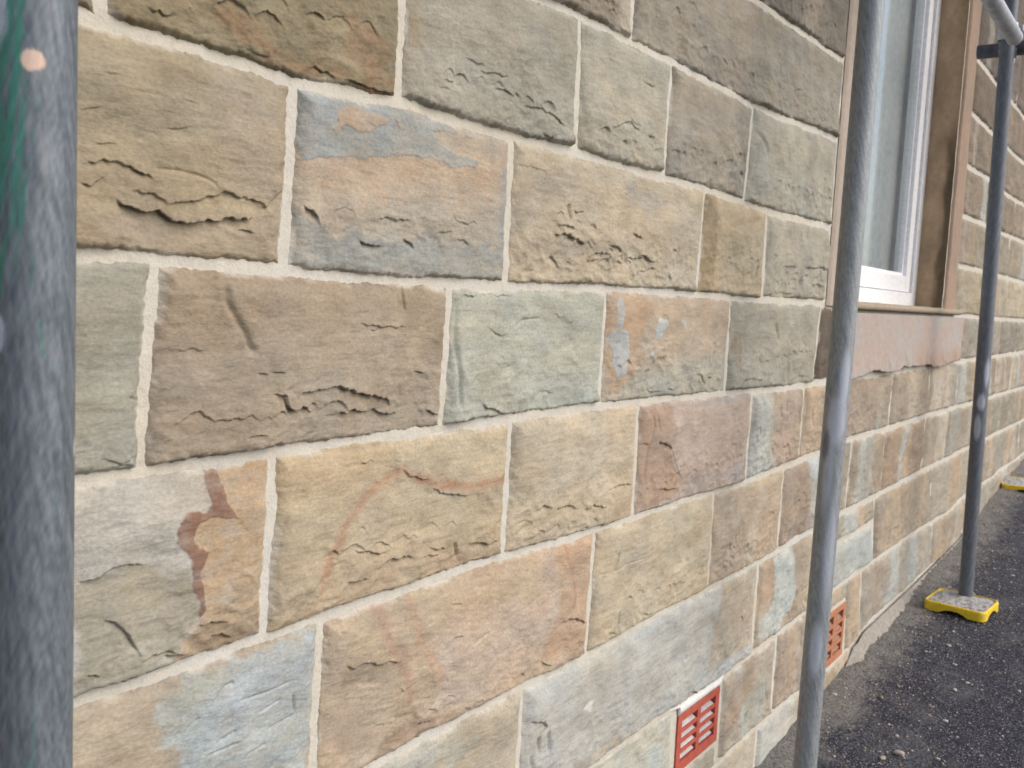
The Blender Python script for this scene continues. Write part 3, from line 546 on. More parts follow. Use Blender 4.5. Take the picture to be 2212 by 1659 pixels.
# --- C7 (the air vents sit in this course)
def P7(x, y): return wall(x, y)
v1 = wallp([(1463.5,1546.9),(1551.6,1480.8),(1544.5,1608.0),(1454.2,1663)])
VX0, VX1 = float((v1[0,0]+v1[3,0])/2), float((v1[1,0]+v1[2,0])/2); VZ1 = float((v1[0,1]+v1[1,1])/2); VZ0 = float((v1[2,1]+v1[3,1])/2)
v2 = wallp([(1821.8,1302),(1819.6,1403)]); WX1 = float(v2[:,0].mean()); WX0 = WX1-(VX1-VX0); WZ1, WZ0 = float(v2[0,1]), float(bed(7, WX1))+.005
j7a = (VX0-.022, VX0-.02); j7b = (VX1+.012, VX1+.012); j71 = vj((1678,1372),(1663,1545)); j72 = vj((1826,1252),(1822,1405)); j73 = vj((1861,1230),(1853,1372))
block(FARL, .8, 6, 7, (176,160,136)); block(.8, j7a, 6, 7, (180,176,160), (172,164,142), chips=3, label='small bluish beige block left of the red vent', patches=[((172,184,184), WP(R(8,[(1980,1500),(2060,1480),(2060,1640),(1960,1659)])), .01, .01, .7)])
block((VX0-.004,)*2, (VX1+.004,)*2, (6, VZ0-float(bed(6, VX1))-.008), 7, (172,164,148), chips=1, proud=.006)
block(j7b, j71, 6, 7, (172,156,132), (162,144,122), label='block of tan, brown and grey stripes right of the red vent', chips=3,
  patches=[((160,130,104), WP(R(9,[(330,1060),(420,1000),(400,1200),(300,1400),(250,1480),(260,1300)])), .01, .01, .7), ((160,160,148), WP(R(9,[(400,1200),(500,1050),(540,1150),(480,1350),(330,1460)])), .01, .01, .7)])
block(j71, 2.6, 6, 7, (176,152,126), (166,142,118), bands=2, chips=4)
block(2.6, (WX1+.006,)*2, 6, (6, WZ1-float(bed(6, WX1))+.008), (172,170,158), chips=1, proud=.008, label='narrow slip of pale stone above the orange vent')
block((2.45,)*2, (WX0-.004,)*2, 6, 7, (170,150,126), chips=2)
block(j72, j73, 6, 7, (166,150,128), chips=4, proud=.008, label='narrow upright stone beside the orange vent')
block(j73, 4.05, 6, 7, (166,154,136), (156,142,124), bands=1, chips=6, rough=1.2)
block(4.05, 4.7, 6, 7, (166,150,130), bands=2, chips=4, patches=[((164,172,176), WP(R(9,[(1540,150),(1600,100),(1600,290),(1530,330)])), .006, .006, .8)])
block(4.7, 5.9, 6, 7, (164,154,138), bands=3, chips=4)
# --- C8, down into the ground
block(FARL, .9, 7, 8, (176,166,150)); block(.9, 1.75, 7, 8, (178,172,160)); 
block(1.75, 2.2, 7, 8, (180,168,146), (172,160,138), chips=2); block(2.2, 2.62, 7, 8, (180,178,172), (172,168,160), chips=1, rough=.7, label='pale grey foot block left of the middle pole')
block(2.62, wall(1849,1400)[0], 7, 8, (176,156,126), (170,160,142), chips=2, label='beige foot block under the orange vent')
block(wall(1849,1400)[0], 4.1, 7, 8, (168,156,138)); block(4.1, 5.9, 7, 8, (168,156,138))
# --- right of the window
XR0 = 4.055
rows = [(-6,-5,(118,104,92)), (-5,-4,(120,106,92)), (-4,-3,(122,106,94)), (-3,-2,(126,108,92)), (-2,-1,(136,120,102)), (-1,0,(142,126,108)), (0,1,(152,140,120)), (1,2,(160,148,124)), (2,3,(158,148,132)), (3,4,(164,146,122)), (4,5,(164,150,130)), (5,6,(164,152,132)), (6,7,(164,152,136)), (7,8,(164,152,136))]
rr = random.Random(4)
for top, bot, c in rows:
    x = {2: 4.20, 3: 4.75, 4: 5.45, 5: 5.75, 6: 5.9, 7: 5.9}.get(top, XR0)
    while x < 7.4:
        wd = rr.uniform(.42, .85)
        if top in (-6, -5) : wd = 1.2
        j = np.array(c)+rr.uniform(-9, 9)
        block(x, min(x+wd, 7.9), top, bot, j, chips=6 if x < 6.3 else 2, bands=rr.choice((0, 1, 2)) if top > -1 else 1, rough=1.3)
        x += wd
block(2.462, 3.2, -6, -5, (118,104,92), chips=0); block(3.2, 4.055, -6, -5, (118,104,92), chips=0)
finish_blocks()

# mortar sheet: everything between the blocks, with a hole for the window
WIN_X0, WIN_X1, WIN_Z0, WIN_Z1 = 2.62, 3.87, 0.029+ZC, 1.52+ZC
def mortar():
    Vs, Fs, off = [], [], 0
    def rect(x0, x1, z0, z1, sx, sz):
        nonlocal off
        nx = max(2, int((x1-x0)/sx)); nz = max(2, int((z1-z0)/sz))
        X, Z = np.meshgrid(np.linspace(x0, x1, nx), np.linspace(z0, z1, nz), indexing='ij')
        Y = -.0012*fbm(X*22, Z*22, 5, 3)+.0004
        Vs.append(np.stack([X, Y, Z], -1).reshape(-1, 3)); Fs.append(grid_faces(nx, nz)+off); off += nx*nz
    zt = ZC+1.74; zb = ZC-1.5
    ex = .012
    def holed(x0, x1, z0, z1, sx, sz, hx0, hx1, hz0, hz1):
        rect(x0, hx0, z0, z1, sx, sz); rect(hx1, x1, z0, z1, sx, sz); rect(hx0, hx1, z0, hz0, sx, sz); rect(hx0, hx1, hz1, z1, sx, sz)
    holed(FARL, 2.2, zb, zt, .007, .007, VX0+.004, VX1-.004, VZ0+.004, VZ1-.004)
    rect(2.2, 2.6, zb, zt, .012, .012); rect(2.6, 2.63, WIN_Z0-.02, zt, .02, .02)
    holed(2.6, 3.86, zb, WIN_Z0-.02, .015, .012, WX0+.004, WX1-.004, WZ0+.004, WZ1-.004)
    rect(3.86, 7.9, zb, zt, .025, .012); rect(2.63, 3.86, WIN_Z1+.02, zt, .1, .1)
    V = np.vstack(Vs); F = np.vstack(Fs)
    me = mesh_np('mortar', V, F, True); return link('mortar', me, MM, house)
mortar()
# white fresh mortar run over the red vent
def lintel_strip():
    n = 60; xs = np.linspace(VX0-.05, VX1+.035, n); top = bed(6, xs)+.003*fbm(xs*30, xs*0, 3, 3)+.004; bot = np.where((xs > VX0-.004) & (xs < VX1+.002), VZ1+.001, bed(6, xs)-.006)+.0008*fbm(xs*60, xs*0+4, 9, 2)
    m = 8; V = []
    for i in range(n):
        for k in range(m):
            t = k/(m-1); V.append((xs[i], -(.007*math.sin(math.pi*min(max(t*.9+.05, 0), 1))+.0012)*min(1, i/9, (n-1-i)/9)+.003*(1-min(1, i/5, (n-1-i)/5)), bot[i]+(top[i]-bot[i])*t))
    me = mesh_np('mortar_smear', np.array(V), grid_faces(n, m), True)
    m_, t, b = nodes('fresh_mortar'); n1 = noise(t, 120, None, 4)
    t.links.new(ramp(t, n1, [(.3, tuple(alb((228, 226, 222), .8))), (.7, tuple(alb((240, 238, 234), .82)))]), b.inputs['Base Color']); b.inputs['Roughness'].default_value = .9; bump(t, b, n1, .001)
    o = link('mortar_smear', me, m_, house); o['label'] = 'bright white fresh mortar over the red vent'
lintel_strip()

# ------------------------------------------------------------------ air bricks
def air_brick(x0, x1, z0, z1, c1, c2, slot_mat, label, jag=False, rows=4):
    bm = bmesh.new(); fr = .020; W_ = x1-x0; H_ = z1-z0; yf, yb = -.004, .030
    mul = .016; cw = (W_-2*fr-mul)/2; sh = (H_-2*fr*.9)/(rows)
    b_ = .0012
    box(bm, x0, x1, yf, yb, z1-fr*.8, z1, b_); box(bm, x0, x1, yf, yb, z0, z0+fr, b_)
    box(bm, x0, x0+fr, yf+.0004, yb, z0+fr, z1-fr*.8, b_); box(bm, x1-fr, x1, yf+.0004, yb, z0+fr, z1-fr*.8, b_)
    xm = (x0+x1)/2; box(bm, xm-mul/2, xm+mul/2, yf+.0008, yb, z0+fr, z1-fr*.8, b_)
    zz0, zz1 = z0+fr, z1-fr*.8; pitch = (zz1-zz0)/rows
    for r in range(1, rows):
        zc = zz0+pitch*r
        for xa, xb in ((x0+fr, xm-mul/2), (xm+mul/2, x1-fr)):
            box(bm, xa-.001, xb+.001, yf+.0010, yb, zc-pitch*.19, zc+pitch*.19, b_)
    me = bm_mesh('air_brick', bm)
    o = link('air_brick', me, mottled('terracotta', alb(c1, .75), alb(c2, .75), 60, .75, .0006), house); o['label'] = label
    # the louvres inside the slots
    bm = bmesh.new()
    for r in range(rows):
        za, zb = zz0+pitch*r, zz0+pitch*(r+1)
        for ci, (xa, xb) in enumerate(((x0+fr, xm-mul/2), (xm+mul/2, x1-fr))):
            f = [bm.verts.new(p) for p in ((xa, yf+.004, za+pitch*.20), (xb-.002, yf+.004, za+pitch*.20), (xb-.006, yf+.016, zb-pitch*.36), (xa, yf+.016, zb-pitch*.36))]
            bm.faces.new(f)
    l = link('louvre', bm_mesh('louvre', bm), slot_mat, o, (0, 0, 0)); 
    bm = bmesh.new(); box(bm, x0-.01, x1+.01, .031, .036, z0-.01, z1+.01)
    link('cavity', bm_mesh('cavity', bm), mottled('dark_cavity', (.03, .022, .018), (.015, .012, .01), 30), o, (0, 0, 0))
    return o
air_brick(VX0, VX1, VZ0, VZ1, (200,104,86), (186,88,72), mottled('pale_louvre', alb((215,208,208), .8), alb((190,178,176), .8), 25, .8, .0004), 'red terracotta air vent with pale louvres')
air_brick(WX0, WX1, WZ0, WZ1, (204,140,104), (186,120,88), mottled('dusty_louvre', alb((160,120,100)), alb((138,112,100)), 40, .85, .0004), 'dusty orange air vent half hidden by the pole', rows=4)

# ------------------------------------------------------------------ window
white = mottled('white_plastic', (.87, .87, .88), (.84, .84, .86), 8, .32, .0, spec=.5)
def window():
    y0 = .100; bm = bmesh.new(); fw = .060
    x0, x1, z0, z1 = WIN_X0, WIN_X1+.004, WIN_Z0, WIN_Z1
    bv = .003
    box(bm, x0, x0+fw, y0, y0+.065, z0, z1, bv); box(bm, x1-fw, x1, y0, y0+.065, z0, z1, bv)
    box(bm, x0+fw, x1-fw, y0+.0005, y0+.065, z0, z0+.05, bv); box(bm, x0+fw, x1-fw, y0+.0005, y0+.065, z1-fw, z1, bv)
    o = link('window', bm_mesh('window', bm), white, house)
    bm = bmesh.new(); sx0, sx1, sz0, sz1 = x0+fw+.004, x1-fw-.004, z0+.053, z1-fw-.004; sw = .062; ys = y0+.010
    box(bm, sx0, sx0+sw, ys, ys+.05, sz0, sz1, bv); box(bm, sx1-sw, sx1, ys, ys+.05, sz0, sz1, bv)
    box(bm, sx0+sw, sx1-sw, ys+.0005, ys+.05, sz0, sz0+.058, bv); box(bm, sx0+sw, sx1-sw, ys+.0005, ys+.05, sz1-.058, sz1, bv)
    # glazing bead, stepped back
    gx0, gx1, gz0, gz1 = sx0+sw, sx1-sw, sz0+.058, sz1-.058
    box(bm, gx0, gx0+.012, ys+.014, ys+.045, gz0, gz1, .002); box(bm, gx1-.012, gx1, ys+.014, ys+.045, gz0, gz1, .002); box(bm, gx0, gx1, ys+.0145, ys+.045, gz0, gz0+.012, .002)
    link('sash', bm_mesh('sash', bm), white, o, (0, 0, 0))
    bm = bmesh.new(); box(bm, x0+fw-.002, x1-fw+.002, y0+.03, y0+.05, z0+.046, z0+.056); box(bm, x1-fw-.006, x1-fw+.002, y0+.03, y0+.05, z0+.05, z1-fw)
    link('gap_shade', bm_mesh('gap_shade', bm), mottled('gap_dark', (.05, .05, .055), (.04, .04, .045), 40), o, (0, 0, 0))  # near-black strip stands for the shadow gap between frame and sash
    m, t, b = nodes('window_glass'); t.nodes.remove(b)
    tr = N(t, 'ShaderNodeBsdfTransparent'); tr.inputs[0].default_value = (.98, 1.0, 1.0, 1); gl = N(t, 'ShaderNodeBsdfGlossy'); gl.inputs['Roughness'].default_value = .04
    fr = N(t, 'ShaderNodeFresnel'); fr.inputs[0].default_value = 1.9; mx = N(t, 'ShaderNodeMixShader')
    t.links.new(fr.outputs[0], mx.inputs[0]); t.links.new(tr.outputs[0], mx.inputs[1]); t.links.new(gl.outputs[0], mx.inputs[2])
    t.links.new(mx.outputs[0], [n for n in t.nodes if n.type == 'OUTPUT_MATERIAL'][0].inputs[0])
    bm = bmesh.new(); bm.faces.new([bm.verts.new(p) for p in ((gx0-.004, ys+.03, gz0-.004), (gx1+.004, ys+.03, gz0-.004), (gx1+.004, ys+.03, gz1+.004), (gx0-.004, ys+.03, gz1+.004))])
    link('pane', bm_mesh('pane', bm), m, o, (0, 0, 0))
    # added pale sheet just inside, its colour standing for sky reflected in the pane
    n = 240; xs = np.linspace(gx0-.05, gx1+.34, n); V = []
    for i in range(n):
        yy = ys+.065+.006*math.sin(xs[i]*46+1.5*math.sin(xs[i]*9))
        V += [(xs[i], yy, z0-.02), (xs[i], yy, z1)]
    link('reflection_sheet', mesh_np('reflection_sheet', np.array(V), grid_faces(n, 2), True), mottled('reflection_tone', (.82,.87,.90), (.76,.83,.86), 5, .9, .0), o, (0, 0, 0))
    bm = bmesh.new(); box(bm, x0-.3, x1+.3, .30, .34, z0-.3, z1+.3)
    link('inner_wall', bm_mesh('inner_wall', bm), mottled('room_wall', (.35, .35, .33), (.3, .3, .29), 4), o, (0, 0, 0))
    return o
window()
# dressed surround and reveals
MT = tone_material('painted_sandstone', .9, 55, .14, .0012)
def slab(name, x0, x1, z0, z1, yfun, colfun, nx, nz, parent=house, mat=MT, plane='xz', label=None):
    A, B = np.meshgrid(np.linspace(0, 1, nx), np.linspace(0, 1, nz), indexing='ij')
    X = x0+(x1-x0)*A; Z = z0+(z1-z0)*B; Yv = yfun(X, Z)
    if plane == 'xz': V = np.stack([X, Yv, Z], -1)
    else: V = np.stack([Yv, X, Z], -1)       # 'yz': X runs along y
    me = mesh_np(name, V.reshape(-1, 3), grid_faces(nx, nz) if plane == 'xz' else grid_faces(nx, nz)[:, ::-1], True, colfun(X, Z).reshape(-1, 3))
    o = link(name, me, mat, parent)
    if label: o['label'] = label
    return o
def mixcol(a, b, f): f = np.clip(f, 0, 1)[..., None]; return alb(a)*(1-f)+alb(b)*f
Z0s, Z1s = .012+ZC, 1.52+ZC
slab('window_surround', WIN_X1, 4.05, Z0s, Z1s, lambda X, Z: -.010+.004*sst(4.02, 4.05, X)+.0012*fbm(X*30, Z*12, 3, 3)+.012*sst(WIN_X1+.008, WIN_X1, X),
     lambda X, Z: mixcol((160,136,117), (146,129,114), .5+.8*fbm(X*6, Z*5, 8, 3)+.35*(Z-ZC-.7)), 40, 200, label='orange painted stone band on the right of the window')
slab('window_surround', 2.47, WIN_X0, Z0s, Z1s, lambda X, Z: -.008+.0012*fbm(X*30, Z*12, 5, 3)+.012*sst(WIN_X0-.008, WIN_X0, X)+.006*sst(2.482, 2.47, X),
     lambda X, Z: mixcol((176,164,152), (166,152,138), .5+.7*fbm(X*6, Z*6, 9, 3)), 30, 200, label='pale pinkish stone band on the left of the window')
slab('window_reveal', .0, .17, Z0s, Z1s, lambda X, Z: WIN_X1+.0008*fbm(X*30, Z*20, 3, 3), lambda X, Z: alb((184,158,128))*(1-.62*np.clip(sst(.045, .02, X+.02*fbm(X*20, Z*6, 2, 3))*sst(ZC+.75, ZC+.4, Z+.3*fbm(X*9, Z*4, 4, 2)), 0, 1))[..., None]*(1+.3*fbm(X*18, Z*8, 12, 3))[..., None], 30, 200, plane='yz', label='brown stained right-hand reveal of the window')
slab('window_reveal', .0, .17, Z0s, Z1s, lambda X, Z: WIN_X0+.0*X, lambda X, Z: mixcol((150,136,112), (132,112,88), .5+fbm(X*9, Z*6, 22, 3)), 12, 60, plane='yz')
bm = bmesh.new(); box(bm, 2.45, 4.06, -.006, .17, Z1s, Z1s+.02); link('window_lintel', bm_mesh('window_lintel', bm), mottled('lintel_stone', alb((140,124,104)), alb((126,110,94)), 12), house)
# sill: pink rendered face with a broken lower edge, thin weathered slab on top
def sill():
    x0, x1 = 2.552, 4.19; n = 300; m = 40; xs = np.linspace(x0, x1, n)
    yf = -.020
    bp = wallp([(1840,819),(1858,815),(1880,803),(1900,800),(1915,806),(1932,803),(1945,800),(1951,792),(1965,793),(1985,790),(2010,788),(2018,793),(2040,790),(2052,783),(2070,778)]); bx = (bp[:,0])*(DW-.02)/DW; bz = (bp[:,1]-ZC)*(DW-.02)/DW+ZC
    bot = np.interp(xs, bx, bz, left=float(bed(3, 2.6))) + .0025*fbm(xs*25, xs*0, 4, 3) + .0015*np.sign(fbm(xs*9, xs*0+7, 2, 2))
    top = ZC-.003+.001*fbm(xs*20, xs*0, 9, 2)
    T = np.linspace(0, 1, m); X = np.repeat(xs[:, None], m, 1); Z = bot[:, None]+(top-bot)[:, None]*T[None, :]
    Y = yf+.0015*fbm(X*12, Z*12, 8, 3)-.004*sst(.07, .0, Z-bot[:, None])*sst(-.1, .2, fbm(X*10, Z*8, 3, 2))
    nz = fbm(X*4, Z*9, 15, 3)
    C = mixcol((172,155,144), (168,162,156), .45+1.1*nz+.3*(X-3.3)*0); C = C*(1-.0*X[..., None])
    o1 = sst(.09, .03, Z-ZC+.19)*sst(3.3, 3.6, X); C = C*(1-.6*o1[..., None])+alb((162,136,118))*.6*o1[..., None]
    F = grid_faces(n, m); V = np.stack([X, Y, Z], -1).reshape(-1, 3)
    # underside and right end returns
    u = np.stack([xs, np.full(n, .004), bot+.004], -1); base = len(V); V2 = np.vstack([V, u])
    i = np.arange(n-1); FU = np.stack([i*m, base+i, base+i+1, (i+1)*m], -1)
    e = np.stack([np.full(m, x1+.002), np.full(m, .012), Z[-1]], -1); b2 = len(V2); V2 = np.vstack([V2, e]); k = np.arange(m-1)
    FE = np.stack([(n-1)*m+k, b2+k, b2+k+1, (n-1)*m+k+1], -1)
    e0 = np.stack([np.full(m, x0-.0), np.full(m, .012), Z[0]], -1); b3 = len(V2); V2 = np.vstack([V2, e0]); FE0 = np.stack([b3+k, k, k+1, b3+k+1], -1)
    C2 = np.vstack([C.reshape(-1, 3), np.repeat(alb((150,120,100))[None], n, 0), np.repeat(alb((190,160,140))[None], 2*m, 0)])
    s = link('window_sill', mesh_np('window_sill', V2, np.vstack([F, FU, FE, FE0]), True, C2), MT, house); s['label'] = 'pink rendered window sill with a broken lower edge'
    # slab
    n = 200; m = 14; xs = np.linspace(2.54, 4.10, n); V = []; C = []
    prof = [(.10, .020), (.06, .022), (.02, .0235), (-.010, .0235), (-.024, .022), (-.029, .017), (-.030, .010), (-.027, .004), (-.020, .0015), (.0, .001), (.02, .001)]
    m = len(prof)
    for i, x in enumerate(xs):
        w1 = .004*float(fbm(np.array([x*14.]), np.array([1.]), 3, 3)[0]); w2 = .0025*float(fbm(np.array([x*22.]), np.array([5.]), 7, 3)[0])
        for k, (yy, zz) in enumerate(prof):
            V.append((x, yy+(w1 if yy < 0 else 0), ZC+.0045+zz+w2*(1 if zz > .008 else .3))); 
            C.append(alb((160,146,126)) if yy < -.015 else alb((150,142,128)))
    s2 = link('sill_slab', mesh_np('sill_slab', np.array(V), grid_faces(n, m)[:, ::-1], True, np.array(C)), MT, s, (0, 0, 0)); s2['label'] = 'thin grey slab along the top of the sill'
sill()
# small dark stone at the far right
# ------------------------------------------------------------------ ground
GX = [-60, -6, 0, 2.0, 2.9, 3.4, 3.85, 4.6, 5.55, 6.6, 9, 60]; GZ = [-.35, -.35, -.224, -.092, -.033, 0, .030, .048, .14, .21, .30, .30]
def gz(x): 
    x = np.asarray(x, float); s = 0
    for d in (-.25, -.12, 0, .12, .25): s = s+np.interp(x+d, GX, GZ)
    return s/5
def ground_h(X, Y):
    near = sst(7.5, 6, X)*sst(-1.6, -1.1, Y)
    return gz(X)+near*(.006*fbm(X*3, Y*3, 4, 3)+.0028*fbm(X*28, Y*28, 6, 4)+.0022*np.abs(fbm(X*75, Y*75, 8, 2)))+.010*sst(-.16, -.02, Y+.05*fbm(X*4, Y*4, 9, 2))
def ground():
    xs = np.concatenate([[-60, -20, -8, -3, -1, 0, .8, 1.5], np.arange(2.0, 4.0, .0045), np.arange(4.0, 6.6, .012), [6.8, 7.2, 8, 9, 11, 16, 30, 60, 120]])
    ys = np.concatenate([[-120, -50, -20, -8, -4, -2.4, -1.8], np.arange(-1.4, -.8, .02), np.arange(-.8, .02, .0045), [.03, .2]])
    X, Y = np.meshgrid(xs, ys, indexing='ij'); V = np.stack([X, Y, ground_h(X, Y)], -1).reshape(-1, 3)
    m, t, b = nodes('tarmac'); pos = N(t, 'ShaderNodeNewGeometry').outputs['Position']
    sep = N(t, 'ShaderNodeSeparateXYZ'); t.links.new(pos, sep.inputs[0])
    n1 = noise(t, 130, pos, 4, .7); n2 = noise(t, 5, pos, 5, .65); n3 = noise(t, 260, pos, 2, .5); n4 = noise(t, 14, pos, 5, .7)
    c = ramp(t, n1, [(.32, (.008, .008, .014)), (.54, (.026, .026, .040)), (.74, (.11, .11, .135))])
    c = mixc(t, ramp(t, n3, [(.60, 0.0), (.68, .9)]), c, (.34, .335, .35))
    # grey dust lying in patches, and lime sand swept against the wall foot
    c = mixc(t, mixc(t, 1.0, ramp(t, n2, [(.50, 0.0), (.64, .8)]), ramp(t, n1, [(.38, .15), (.62, 1.0)]), 'MULTIPLY'), c, (.125, .124, .132))
    ad = N(t, 'ShaderNodeMath', operation='MULTIPLY_ADD'); t.links.new(n4, ad.inputs[0]); ad.inputs[1].default_value = .34; t.links.new(sep.outputs[1], ad.inputs[2])
    dust = ramp(t, ad.outputs[0], [(.0, 0.0), (.115, 1.0)])
    mr = N(t, 'ShaderNodeMapRange'); t.links.new(ad.outputs[0], mr.inputs[0]); mr.inputs[1].default_value = .01; mr.inputs[2].default_value = .11; mr.clamp = True
    sand = mixc(t, ramp(t, n1, [(.3, 0.0), (.7, 1.0)]), (.06, .058, .055), (.27, .255, .23))
    c = mixc(t, mr.outputs[0], c, sand)
    t.links.new(c, b.inputs['Base Color']); b.inputs['Roughness'].default_value = .88; b.inputs['Specular IOR Level'].default_value = .35
    p = bump(t, b, n1, .005, .8); bump(t, b, n3, .002, .8, p)
    tag(link('tarmac_ground', mesh_np('tarmac_ground', V, grid_faces(len(xs), len(ys)), True), m), 'dark tarmac path beside the wall with dusty patches', 'ground', kind='structure')
ground()
# concrete haunch along the wall foot
def fillet():
    n, m = 320, 18; xs = np.linspace(2.90, 4.75, n); V = []; C = []
    for x in xs:
        g = float(gz(x)); tp = min(1, (x-2.90)/.09); top = max(float(bed(7, x))-.004, g+.012); top = (g+.004)*(1-tp)+top*tp; w_ = .055*min(1, max(0, (4.75-x)/.4+.15))*(.75+.5*float(fbm(np.array([x*5.]), np.array([2.]), 3, 3)[0]))*tp+.004
        for k in range(m):
            t = k/(m-1); y = -.010-w_*(t**1.15); z = top*(1-t)+(g-.01)*t
            r = float(fbm(np.array([x*40.]), np.array([t*5.]), 8, 3)[0]); V.append((x, y-.004*r, z+.004*r*(1-t)))
            C.append(alb((152,146,136))*(1+.18*r))
    tag_ = link('concrete_haunch', mesh_np('concrete_haunch', np.array(V), grid_faces(n, m)[:, ::-1], True, np.array(C)), tone_material('rough_concrete', .95, 120, .18, .003), house)
    tag_['label'] = 'rough pale concrete strip along the wall foot'
fillet()
# loose gravel and grit
def gravel():
    rg = np.random.RandomState(3); ic = bmesh.new(); bmesh.ops.create_icosphere(ic, subdivisions=1, radius=1); bv = np.array([v.co[:] for v in ic.verts]); bf = np.array([[v.index for v in f.verts] for f in ic.faces]); ic.free()
    Vs, Fs, Cs = [], [], []; off = 0; cnt = 0
    while cnt < 6000:
        x = rg.uniform(2.3, 6.2); y = -abs(rg.normal(0, .28))-.03 if rg.rand() < .75 else rg.uniform(-1.2, -.05)
        if y < -1.3: continue
        s = .0012+.0030*rg.rand()**2.6
        if rg.rand() < .02: s = rg.uniform(.004, .008)
        v = bv*(1+.3*rg.randn(len(bv), 1)*.6)*np.array([1, rg.uniform(.6, 1), rg.uniform(.4, .75)])*s
        a = rg.uniform(0, 6.28); v = np.stack([v[:,0]*math.cos(a)-v[:,1]*math.sin(a), v[:,0]*math.sin(a)+v[:,1]*math.cos(a), v[:,2]], -1)
        v += np.array([x, y, float(ground_h(np.array([x]), np.array([y]))[0])+s*.25])
        c = alb([(196,190,182), (170,164,158), (150,140,130), (205,198,186), (120,116,118), (180,160,136)][rg.randint(6)], .75)
        Vs.append(v); Fs.append(bf+off); Cs.append(np.repeat(c[None], len(v), 0)); off += len(v); cnt += 1
    tag(link('loose_gravel', mesh_np('loose_gravel', np.vstack(Vs), np.vstack(Fs), False, np.vstack(Cs)), tone_material('grit', .9, 200, .15, .0006)), 'pale grit and mortar crumbs scattered on the tarmac along the wall', 'gravel', kind='stuff')
gravel()

def ground_at(px, py):
    v = ray(px, py); t = 1.5
    for _ in range(40):
        p = CAM+v*t; t = t+(p[2]-float(gz(p[0])))/max(-v[2], .05)*.6
    p = CAM+v*t; return p[0], p[1]
def pebble(px, py, s, c, label):
    x, y = ground_at(px, py); bm = bmesh.new(); bmesh.ops.create_icosphere(bm, subdivisions=3, radius=1); rg = random.Random(px)
    ph = [rg.uniform(0, 6) for _ in range(6)]
    for v in bm.verts:
        p = v.co; k = 1+.16*math.sin(2.3*p.x+ph[0])*math.cos(2.1*p.y+ph[1])+.10*math.sin(4*p.z+ph[2]+3*p.x)
        v.co = Vector((p.x*1.35, p.y*.95, p.z*.62))*k*s
    o = link('pebble', bm_mesh('pebble', bm, True), mottled('pebble_stone', alb(c, .75), alb(np.array(c)*.85, .75), 90, .9, .001), None, (x, y, float(ground_h(np.array([x]), np.array([y]))[0])+s*.35)); o.rotation_euler = (0, 0, rg.uniform(0, 3))
    tag(o, label, 'pebble', 'pebbles on the tarmac')
pebble(1941, 1632, .011, (206,190,182), 'largest pinkish pebble, on the tarmac at the bottom edge of the photo')
pebble(1907, 1640, .007, (204,192,176), 'small cream pebble just left of the largest pinkish pebble')
pebble(2042, 1559, .0065, (214,208,202), 'small round white pebble alone on the dark tarmac')
pebble(2063, 1492, .0065, (200,194,188), 'flat grey pebble on the tarmac in front of the yellow pad')

# ------------------------------------------------------------------ scaffold
def steel_material(name, c1, c2, c3, green=.0, rough=.42, seed=0.0, spots=True):
    m, t, b = nodes(name); tc = N(t, 'ShaderNodeTexCoord').outputs['Object']
    mp = N(t, 'ShaderNodeMapping'); mp.inputs['Location'].default_value = (seed, seed*.7, seed*1.3); t.links.new(tc, mp.inputs[0]); v = mp.outputs[0]
    n1 = noise(t, 16, v, 5, .65, (1.6, 1.6, .35)); n2 = noise(t, 160, v, 4, .65, (1.5, 1.5, .07)); n3 = noise(t, 30, v, 4, .6, (1, 1, .5)); n4 = noise(t, 500, v, 2, .6, (1, 1, .2))
    c = ramp(t, n1, [(.30, c1), (.5, c2), (.72, c3)])
    c = mixc(t, 1.0, c, ramp(t, n2, [(.25, .74), (.5, 1.0), (.78, 1.25)]), 'MULTIPLY')
    c = mixc(t, 1.0, c, ramp(t, n4, [(.25, .88), (.5, 1.0), (.75, 1.12)]), 'MULTIPLY')
    if green:
        sep = N(t, 'ShaderNodeSeparateXYZ'); t.links.new(tc, sep.inputs[0])
        n5 = noise(t, 26, v, 5, .7, (1.3, 1.3, .30))
        # flaking green paint, thickest high on the tube's outer side
        mz = N(t, 'ShaderNodeMapRange'); t.links.new(sep.outputs[2], mz.inputs[0]); mz.inputs[1].default_value = 1.0; mz.inputs[2].default_value = 1.24; mz.inputs[3].default_value = -.12; mz.inputs[4].default_value = .10
        my = N(t, 'ShaderNodeMapRange'); t.links.new(sep.outputs[0], my.inputs[0]); my.inputs[1].default_value = -.022; my.inputs[2].default_value = .006; my.inputs[3].default_value = .12; my.inputs[4].default_value = -.14
        s1 = N(t, 'ShaderNodeMath', operation='ADD'); t.links.new(mz.outputs[0], s1.inputs[0]); t.links.new(my.outputs[0], s1.inputs[1])
        s2 = N(t, 'ShaderNodeMath', operation='ADD'); t.links.new(s1.outputs[0], s2.inputs[0]); t.links.new(n5, s2.inputs[1])
        c = mixc(t, ramp(t, s2.outputs[0], [(.56, 0.0), (.64, .85)]), c, (.03, .20, .13))
    t.links.new(c, b.inputs['Base Color']); b.inputs['Metallic'].default_value = .55; b.inputs['Specular IOR Level'].default_value = .5
    rr_ = ramp(t, n2, [(.3, rough-.08), (.7, rough+.14)]); t.links.new(rr_, b.inputs['Roughness'])
    bump(t, b, n2, .0003, .5); return m
